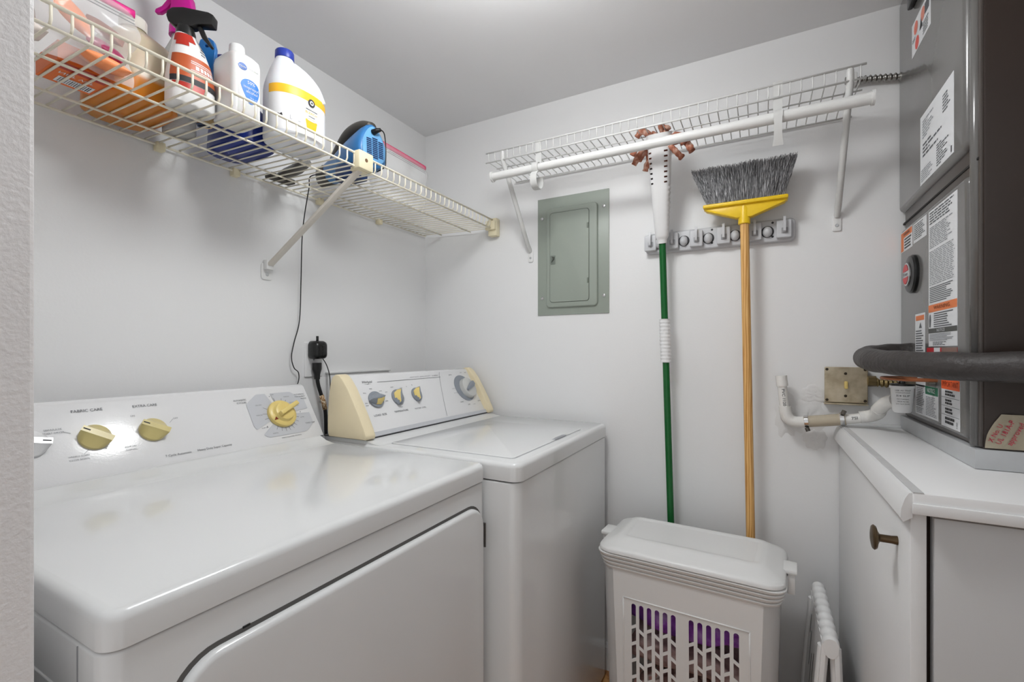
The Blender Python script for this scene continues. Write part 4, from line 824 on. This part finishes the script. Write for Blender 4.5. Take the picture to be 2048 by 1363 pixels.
for s, a, b, q, wd_, m in (('50%', .006, .084, .010, .017, LABW), ('isopropyl', .006, .073, .0085, .034, LABW), ('alcohol', .008, .064, .009, .026, LABW), ('equate', -.013, .114, .006, .015, LABW), ('First aid antiseptic', .012, .115, .004, .024, INK), ('first aid', .012, .052, .0045, .016, LABW)): text(wb, s, m, None, cy+a, z0+b, q, wid=wd_, mapf=mf)
# dark blue detergent jug behind
z0 = DZ(.16); cx, cy = .145, -.935
NAVY = mat('navy_hdpe', (24, 46, 128), .35)
nj, NL, body = bottle('detergent_jug', 'dark blue detergent jug behind the flat white bottle', 'bottle', dz([(0, cx, cy, .085, .050, 3.2), (.005, cx, cy, .092, .056, 3.2), (.05, cx, cy, .09, .055, 3), (.085, cx, cy-.006, .08, .046, 2.8), (.12, cx-.004, cy-.018, .065, .030, 2.4), (.16, cx-.01, cy-.03, .045, .022, 2.2), (.19, cx-.012, cy-.034, .024, .018, 2), (.2, cx-.012, cy-.034, .017, .017, 2)], z0), NAVY, (cx, cy, z0))
fin('cap', lathe(NB(), (cx-.012, cy-.034, z0+.196), (0, 0, 1), [(0, 0), (.024, 0), (.024, .03), (.022, .034), (0, .034)], 28), mat('cap_navy', (30, 44, 110), .4), nj, 35)
# scrub brush with blue handle
z0 = DZ(.2); bx, by = .205, -1.072
sbsh = thing('scrub_brush', 'blue-handled scrub brush with a hanging hole, standing on its tan head', 'brush', (bx, by, z0))
fin('brush_head', lathe(NB(), (bx+.016, by+.009, z0+.0), (0, 0, 1), [(0, 0), (.014, 0), (.018, .008), (.018, .024), (.014, .03), (0, .032)], 24), mat('tan_plastic', (206, 176, 128), .5), sbsh, 40)
for dx_, dy_ in ((.018, .008), (.029, .014), (.026, .002)): fin('suction_foot', lathe(NB(), (bx-.01+dx_, by-.004+dy_, z0-.0012), (0, 0, 1), [(0, 0), (.0075, 0), (.0075, .0012), (0, .0012)], 14), mat('foot_navy', (28, 50, 84), .5), sbsh)
HFr = Fr((bx+.022, by+.012, z0+.02), (.8, .6, 0), (0, 0, 1)); cu = bpy.data.curves.new('c', 'CURVE'); cu.dimensions = '2D'; cu.fill_mode = 'BOTH'; cu.extrude = .005; cu.bevel_depth = .0015
outl = [(-.007, 0), (.007, 0), (.009, .06), (.010, .105), (.0155, .14), (.0165, .158), (.013, .172), (.005, .178), (-.005, .178), (-.013, .172), (-.0165, .158), (-.0155, .14), (-.010, .105), (-.009, .06)]
spl(outl); spl([(0+.0065*math.cos(t), .160+.0045*math.sin(t)) for t in [2*math.pi*k/16 for k in range(16)]])
co = bpy.data.objects.new('c', cu); COL.objects.link(co); me = bpy.data.meshes.new_from_object(co.evaluated_get(bpy.context.evaluated_depsgraph_get())); bpy.data.objects.remove(co)
bm = NB(); bm.from_mesh(me)
for v in bm.verts: v.co = HFr(v.co.x, v.co.y, v.co.z)
fin('handle', bm, mat('handle_blue', (36, 108, 176), .3), sbsh, 40)
# trigger spray bottle
z0 = DZ(.25); cx, cy = .264, -1.116
sp, SL, body = bottle('spray_bottle', 'white and red spray bottle with a black trigger head', 'bottle', dz([(0, cx, cy, .03, .040, 2.6), (.004, cx, cy, .034, .045, 2.6), (.06, cx, cy, .034, .045, 2.4), (.10, cx, cy-.001, .031, .039, 2.2), (.13, cx, cy-.004, .026, .030, 2.1), (.148, cx, cy-.008, .020, .023, 2), (.16, cx, cy-.009, .0155, .0165, 2), (.168, cx, cy-.009, .014, .014, 2)], z0), WHITEP, (cx, cy, z0))
REDL = mat('label_red', (176, 40, 24), .4); BRN = mat('label_rust', (182, 84, 40), .4)
fin('label_red', SL.patch(NB(), z0+.134, z0+.152, -1.45, .1, .0007, 5, 18), REDL, sp, True, recalc=False); fin('label_red', SL.patch(NB(), z0+.124, z0+.134, -1.2, -.35, .0007, 3, 10), REDL, sp, True, recalc=False)
fin('label_rust', SL.patch(NB(), z0+.055, z0+.104, -1.35, 1.4, .0006, 6, 24), BRN, sp, True, recalc=False)
fin('label_black', SL.patch(NB(), z0+.044, z0+.056, -1.35, 1.4, .0007, 3, 24), INKD, sp, True, recalc=False)
mf = lambda a, b: SL.front(a, b, .0012)
for zz in (.092, .088, .073, .069): fin('label_stripe', SL.patch(NB(), z0+zz, z0+zz+.0016, -.3, 1.2, .0009, 1, 14), LABW, sp, True, recalc=False)
for k in range(7): fin('label_mark', SL.patch(NB(), z0+.077, z0+.0855, -.1+k*.16, .02+k*.16, .0009, 1, 3), LABW, sp, True, recalc=False)
for i, q in enumerate((.008, .013, .010)): fin('label_mark', SL.fpatch(NB(), rect(cy+.012-q/2, cy+.012+q/2, z0+.1285-i*.006, z0+.131-i*.006), .0009), INK, sp, recalc=False)
fin('label_red', SL.patch(NB(), z0+.03, z0+.043, -1.2, .2, .0006, 3, 16), REDL, sp, True, recalc=False)
# trigger head: profile in the y-z plane
def trigger(parent, fr, m, th=.011):
    b = NB(); prism(b, fr, [(-.034, .030), (-.030, .018), (-.018, .010), (.016, .010), (.028, .016), (.058, .016), (.060, .038), (.05, .043), (.0, .050), (-.022, .048), (-.032, .040)], -th, th, .003); h = fin('spray_head', b, m, parent, 35)
    b = NB(); lathe(b, fr(0, -.014), fr.u, [(0, 0), (.0185, 0), (.018, .014), (.015, .026), (0, .027)], 24); fin('collar', b, m, parent, 40)
    b = NB(); prism(b, fr, [(.024, .014), (.034, .014), (.042, -.004), (.055, -.026), (.051, -.029), (.034, -.010)], -.006, .006, .002); fin('trigger', b, m, parent, 35); return h
trigger(sp, Fr((cx, cy-.009, z0+.163), (.82, .57, 0), (0, 0, 1)), BLACKP)
# magenta sprayer behind
z0 = DZ(.11); cx, cy = .112, -1.064
ms, ML, body = bottle('spray_bottle', 'clear spray bottle with a magenta trigger head, partly behind the black one', 'bottle', dz([(0, cx, cy, .036, .028, 2.2), (.004, cx, cy, .04, .031, 2.2), (.15, cx, cy, .04, .031, 2.2), (.19, cx, cy, .034, .03, 2), (.225, cx, cy, .016, .016, 2), (.245, cx, cy, .014, .014, 2)], z0), mat('clear_pet', (216, 216, 214), .2, trans=.4, ior=1.2), (cx, cy, z0))
MAG = mat('magenta_plastic', (206, 20, 150), .25)
fin('collar', lathe(NB(), (cx, cy, z0+.235), (0, 0, 1), [(0, 0), (.021, 0), (.02, .02), (.017, .035), (0, .035)], 24), MAG, ms, 40)
MF = Fr((cx, cy, z0+.266), (-.82, -.57, 0), (0, 0, 1))
fin('spray_head', prism(NB(), MF, [(-.026, 0), (-.034, .03), (-.03, .062), (-.014, .09), (.012, .098), (.05, .096), (.05, .078), (.018, .07), (.012, .045), (.016, .02), (.012, 0)], -.013, .013, .003), MAG, ms, 35)
fin('trigger', prism(NB(), MF, [(.012, .05), (.02, .06), (.036, .038), (.05, .030), (.052, .022), (.04, .022), (.024, .034)], -.006, .006, .002), MAG, ms, 35)
# amber gallon jug
z0 = DZ(.12); cx, cy = .125, -1.168
AMB = bpy.data.materials.new('amber_jug'); AMB.use_nodes = True; nt = AMB.node_tree; b_ = nt.nodes['Principled BSDF']; b_.inputs['Roughness'].default_value = .3
tc = nt.nodes.new('ShaderNodeTexCoord'); sx = nt.nodes.new('ShaderNodeSeparateXYZ'); cr = nt.nodes.new('ShaderNodeValToRGB'); mr = nt.nodes.new('ShaderNodeMapRange')
mr.inputs['From Min'].default_value = -.095; mr.inputs['From Max'].default_value = .095; e_ = cr.color_ramp.elements
e_[0].position = .22; e_[0].color = (*lin((204, 124, 24)), 1); e_[1].position = .27; e_[1].color = (*lin((206, 190, 164)), 1)
nt.links.new(tc.outputs['Object'], sx.inputs[0]); nt.links.new(sx.outputs['Z'], mr.inputs['Value']); nt.links.new(mr.outputs[0], cr.inputs[0]); nt.links.new(cr.outputs[0], b_.inputs['Base Color'])
b_.inputs['Subsurface Weight'].default_value = .2; b_.inputs['Subsurface Scale'].default_value = .03
aj, AL, body = bottle('cleaner_jug', 'translucent jug half full of amber cleaner, with a white cap', 'bottle', dz([(0, cx, cy, .088, .062, 3.4), (.006, cx, cy, .095, .069, 3.4), (.06, cx, cy, .095, .069, 3.2), (.11, cx, cy, .092, .068, 3), (.14, cx, cy+.002, .08, .06, 2.8), (.165, cx, cy+.004, .05, .042, 2.2), (.178, cx, cy+.006, .024, .024, 2), (.192, cx, cy+.006, .0205, .0205, 2)], z0), AMB, (cx, cy, z0))
fin('cap', lathe(NB(), (cx, cy+.006, z0+.186), (0, 0, 1), [(0, 0), (.025, 0), (.025, .022), (.023, .026), (0, .026)], 28), mat('cap_cream', (222, 216, 206), .4), aj, 40)
# orange carton in the bag, zip bags
z0 = DZ(.2)
oc_ = thing('orange_carton', 'orange printed carton lying on the shelf at its left end', 'carton', (.2, -1.29, z0))
fin('carton', box(NB(), (.150, -1.325, z0), (.25, -1.243, z0+.035), .001), mat('carton_orange', (226, 110, 40), .5), oc_)
UF = Fr((.2, -1.29, z0), (0, 1, 0), (1, 0, 0))
OF = Fr((.2, -1.284, z0-.0003), (0, 1, 0), (-1, 0, 0)); OF.n = V((0, 0, -1))
quad(oc_, REDL, OF, rect(-.036, .036, -.048, -.02), .0004, 'print'); quad(oc_, LABW, OF, rect(-.02, .034, .012, .04), .0004, 'print')
bm = NB()
for k in range(14): bm.faces.new([bm.verts.new(OF(*p, .0007)) for p in rect(-.016+k*.0034, -.016+k*.0034+random.uniform(.0008, .0022), .015, .037)])
fin('barcode', bm, INKD, oc_, recalc=False)
text(oc_, 'NET WT', LABW, OF, .0, -.005, .014, c=.0006, wid=.05)
FILM = bpy.data.materials.new('clear_film'); FILM.use_nodes = True; nt = FILM.node_tree; b_ = nt.nodes['Principled BSDF']; b_.inputs['Base Color'].default_value = (.9, .9, .9, 1); b_.inputs['Roughness'].default_value = .12; b_.inputs['Alpha'].default_value = .28
PINKZ = mat('pink_zip', (214, 40, 130), .4)
def zipbag(label_, y0, y1, x, zb, zt, seed, stripm, sag=0, wob=.02, n=26, m=16):
    rnd = random.Random(seed); t = thing('zip_bag', label_, 'bag', (x, (y0+y1)/2, zb)); ph = [rnd.uniform(0, 6) for _ in range(8)]
    for s in (-1, 1):
        bm = NB(); g = []
        for i in range(m+1):
            v = i/m; g.append([])
            for j in range(n+1):
                u = j/n; bulge = .042*math.sin(math.pi*min(1, (1-v)*1.15))*math.sin(math.pi*u)**.6
                wv = wob*(math.sin(u*9+ph[0]+v*5)*.5+math.sin(u*17+ph[1]-v*9)*.3+math.sin(v*13+ph[2]+u*4)*.35)*(1-v**4)
                g[-1].append(bm.verts.new((x+s*(bulge+.0008)+wv*.6, y0+(y1-y0)*u+wv*.4, zb+(zt-zb)*v-sag*v*u**2+(abs(wv)*.2 if i else 0))))
        for i in range(m):
            for j in range(n): bm.faces.new((g[i][j], g[i][j+1], g[i+1][j+1], g[i+1][j]))
        fin('film', bm, FILM, t, True, recalc=False)
    for z_, h, m_ in ((zt-.007, .0085, stripm), (zt-.020, .001, INK), (zt-.026, .001, INK)):
        path = [(x+.001, y0+(y1-y0)*k/20, z_-sag*(k/20)**2) for k in range(21)]; b = NB(); tube(b, path, h, 6, flat=(1, .35)); fin('zip_strip', b, m_, t, True)
    return t
zipbag('clear zip bag with a magenta strip holding orange packets, left end of the shelf', -1.475, -1.216, .262, DZ(.26)+.001, 1.832, 3, PINKZ)
zipbag('clear zip bag with a pink strip at the corner end of the shelf', -.60, -.315, .255, DZ(.255)+.001, 1.852, 8, mat('rose_zip', (214, 52, 106), .4), .006)
# packets inside the left bag
PEACH = mat('peach_packet', (246, 150, 96), .4); CRIM = mat('crimson_packet', (150, 40, 84), .4); WPK = mat('white_packet', (226, 216, 210), .35); BRP = mat('brown_packet', (150, 92, 72), .45)
def packet(label_, c, s, m, rot, tilt):
    b = NB(); L = []
    for k in range(9):
        u = -1+2*k/8; q = (1-abs(u)**3)*.9+.1; L.append([(u*s[0], s[1]*math.copysign(abs(math.cos(t))**.6, math.cos(t)), s[2]*q*math.copysign(abs(math.sin(t))**.8, math.sin(t))) for t in [2*math.pi*j/16 for j in range(16)]])
    rings_mesh(b, L); M = Matrix.Translation(c) @ Matrix.Rotation(rot, 4, 'Z') @ Matrix.Rotation(tilt, 4, 'X') @ Matrix.Rotation(tilt*.6, 4, 'Y')
    for v in b.verts: v.co = M @ v.co
    return tag(fin('packet', b, m, None, 50), label_, 'packet')
packet('peach-orange packet on top in the left zip bag', (.272, -1.312, 1.762), (.034, .022, .011), PEACH, 1.4, 1.1)
packet('crimson packet low in the left zip bag', (.268, -1.262, 1.728), (.03, .02, .009), CRIM, 1.2, .7)
packet('white packet upright in the left zip bag', (.255, -1.372, 1.752), (.036, .03, .011), WPK, 1.7, 1.3)
packet('brown packet at the right of the left zip bag', (.25, -1.258, 1.772), (.03, .016, .009), BRP, 1.0, .9)
packet('flat peach packet on the deck in the left zip bag', (.274, -1.268, 1.698), (.036, .022, .010), PEACH, 1.5, .15)
packet('pale packet on the deck at the far left of the bag', (.272, -1.39, 1.70), (.04, .03, .012), WPK, 1.5, .1)
# hand vacuum
hv = thing('hand_vacuum', 'blue hand vacuum with a slotted rear end and dark handle', 'vacuum', (.2, -.69, DZ(.2)))
BLV = mat('vacuum_blue', (52, 118, 178), .3); DKV = mat('vacuum_dark', (72, 68, 62), .35); LBV = mat('vacuum_light_blue', (112, 172, 222), .35); NVV = mat('vacuum_navy', (24, 48, 92), .4)
axv = V((.94, -.16, .05)).normalized(); R0 = V((.322, -.642, 1.781)); uu = V((0, 0, 1)); uu = (uu-axv*uu.dot(axv)).normalized(); rr2 = uu.cross(axv).normalized()
def vring(d, w, ht, hb, tilt=0):               # egg-shaped cross-section d behind the rear face
    out = []
    for k in range(36):
        t = 2*math.pi*k/36; c, s = math.cos(t), math.sin(t); out.append(R0-axv*d+rr2*(w*c*(1-.28*s))+uu*((ht if s > 0 else hb)*s))
    return out
L = [vring(*a) for a in ((-.004, .036, .050, .052), (0, .045, .062, .064), (.006, .049, .066, .068), (.03, .052, .066, .072), (.065, .052, .058, .072), (.11, .048, .046, .068), (.15, .042, .03, .062), (.19, .036, .016, .056), (.23, .03, .006, .052))]
fin('body', rings_mesh(NB(), L), BLV, hv, 50)
L = [vring(-.0046, .040, .055, .057), vring(-.0075, .037, .051, .053)]; rear = fin('rear_plate', rings_mesh(NB(), L), LBV, hv, 40)
RF = Fr(R0+axv*.0078, -rr2, uu)
if RF.n.dot(axv) < 0: RF = Fr(R0+axv*.0078, rr2, uu)
for col_, (a0, a1) in enumerate(((-.028, -.011), (-.008, .010), (.013, .029))):
    for k in range(11):
        z_ = .018-k*.0058
        if abs((a0+a1)/2) > .015 and (k > 9 or k < 1): continue
        q = NB(); fbox(q, RF, (a0, a1), (z_-.0018, z_+.0018), (-.0006, .0006)); fin('vent_slot', q, NVV, rear)
hpth = smoothpath([R0-axv*.004+uu*.058, R0-axv*.05+uu*.072, R0-axv*.11+uu*.068, R0-axv*.16+uu*.046, R0-axv*.21+uu*.018], 5)
fin('handle', tube(NB(), hpth, [.013+.008*math.sin(math.pi*i/20) for i in range(21)], 14, flat=(1, 1.25)), DKV, hv, True)
fin('dust_cup', rings_mesh(NB(), [vring(*a) for a in ((.224, .0305, .006, .0525), (.23, .033, .008, .054), (.27, .028, .0, .052), (.285, .024, -.006, .05))]), DKV, hv, 50)
fin('lead', tube(NB(), smoothpath(CORDPTS, 6), .0017, 6), BLACKR, hv, True, label='thin black cord hanging down the left wall')
fin('cord_stub', tube(NB(), [RF(-.004, .036, -.002), RF(.002, .04, .012), RF(.010, .043, .018)], [.009, .007, .005], 12), BLACKR, hv, True)
fin('lead', tube(NB(), smoothpath([RF(.010, .043, .018), RF(.022, .035, .018), RF(.029, .0, .014), RF(.029, -.04, .012), RF(.026, -.062, .01), RF(.02, -.07, -.02)], 6), .0018, 6), BLACKR, hv, True)
fin('belly_rest', box(NB(), (.2, -.68, DZ(.2)), (.29, -.63, 1.73), .006), NVV, hv, 40)
# dark attachments beside the vacuum
at = thing('vacuum_nozzle', 'dark grey crevice nozzle lying behind the bleach jug', 'nozzle', (.12, -.84, DZ(.12)))
fin('nozzle', tube(NB(), [(.21, -.79, DZ(.15)+.016), (.14, -.765, DZ(.15)+.018), (.09, -.755, DZ(.1)+.018), (.05, -.75, DZ(.1)+.018)], [.014, .016, .016, .012], 14, flat=(.9, 1.2)), DKV, at, 50)
fin('nozzle_lip', box(NB(), (.025, -.79, DZ(.05)), (.06, -.71, DZ(.05)+.014), .003), DKV, at, 40)
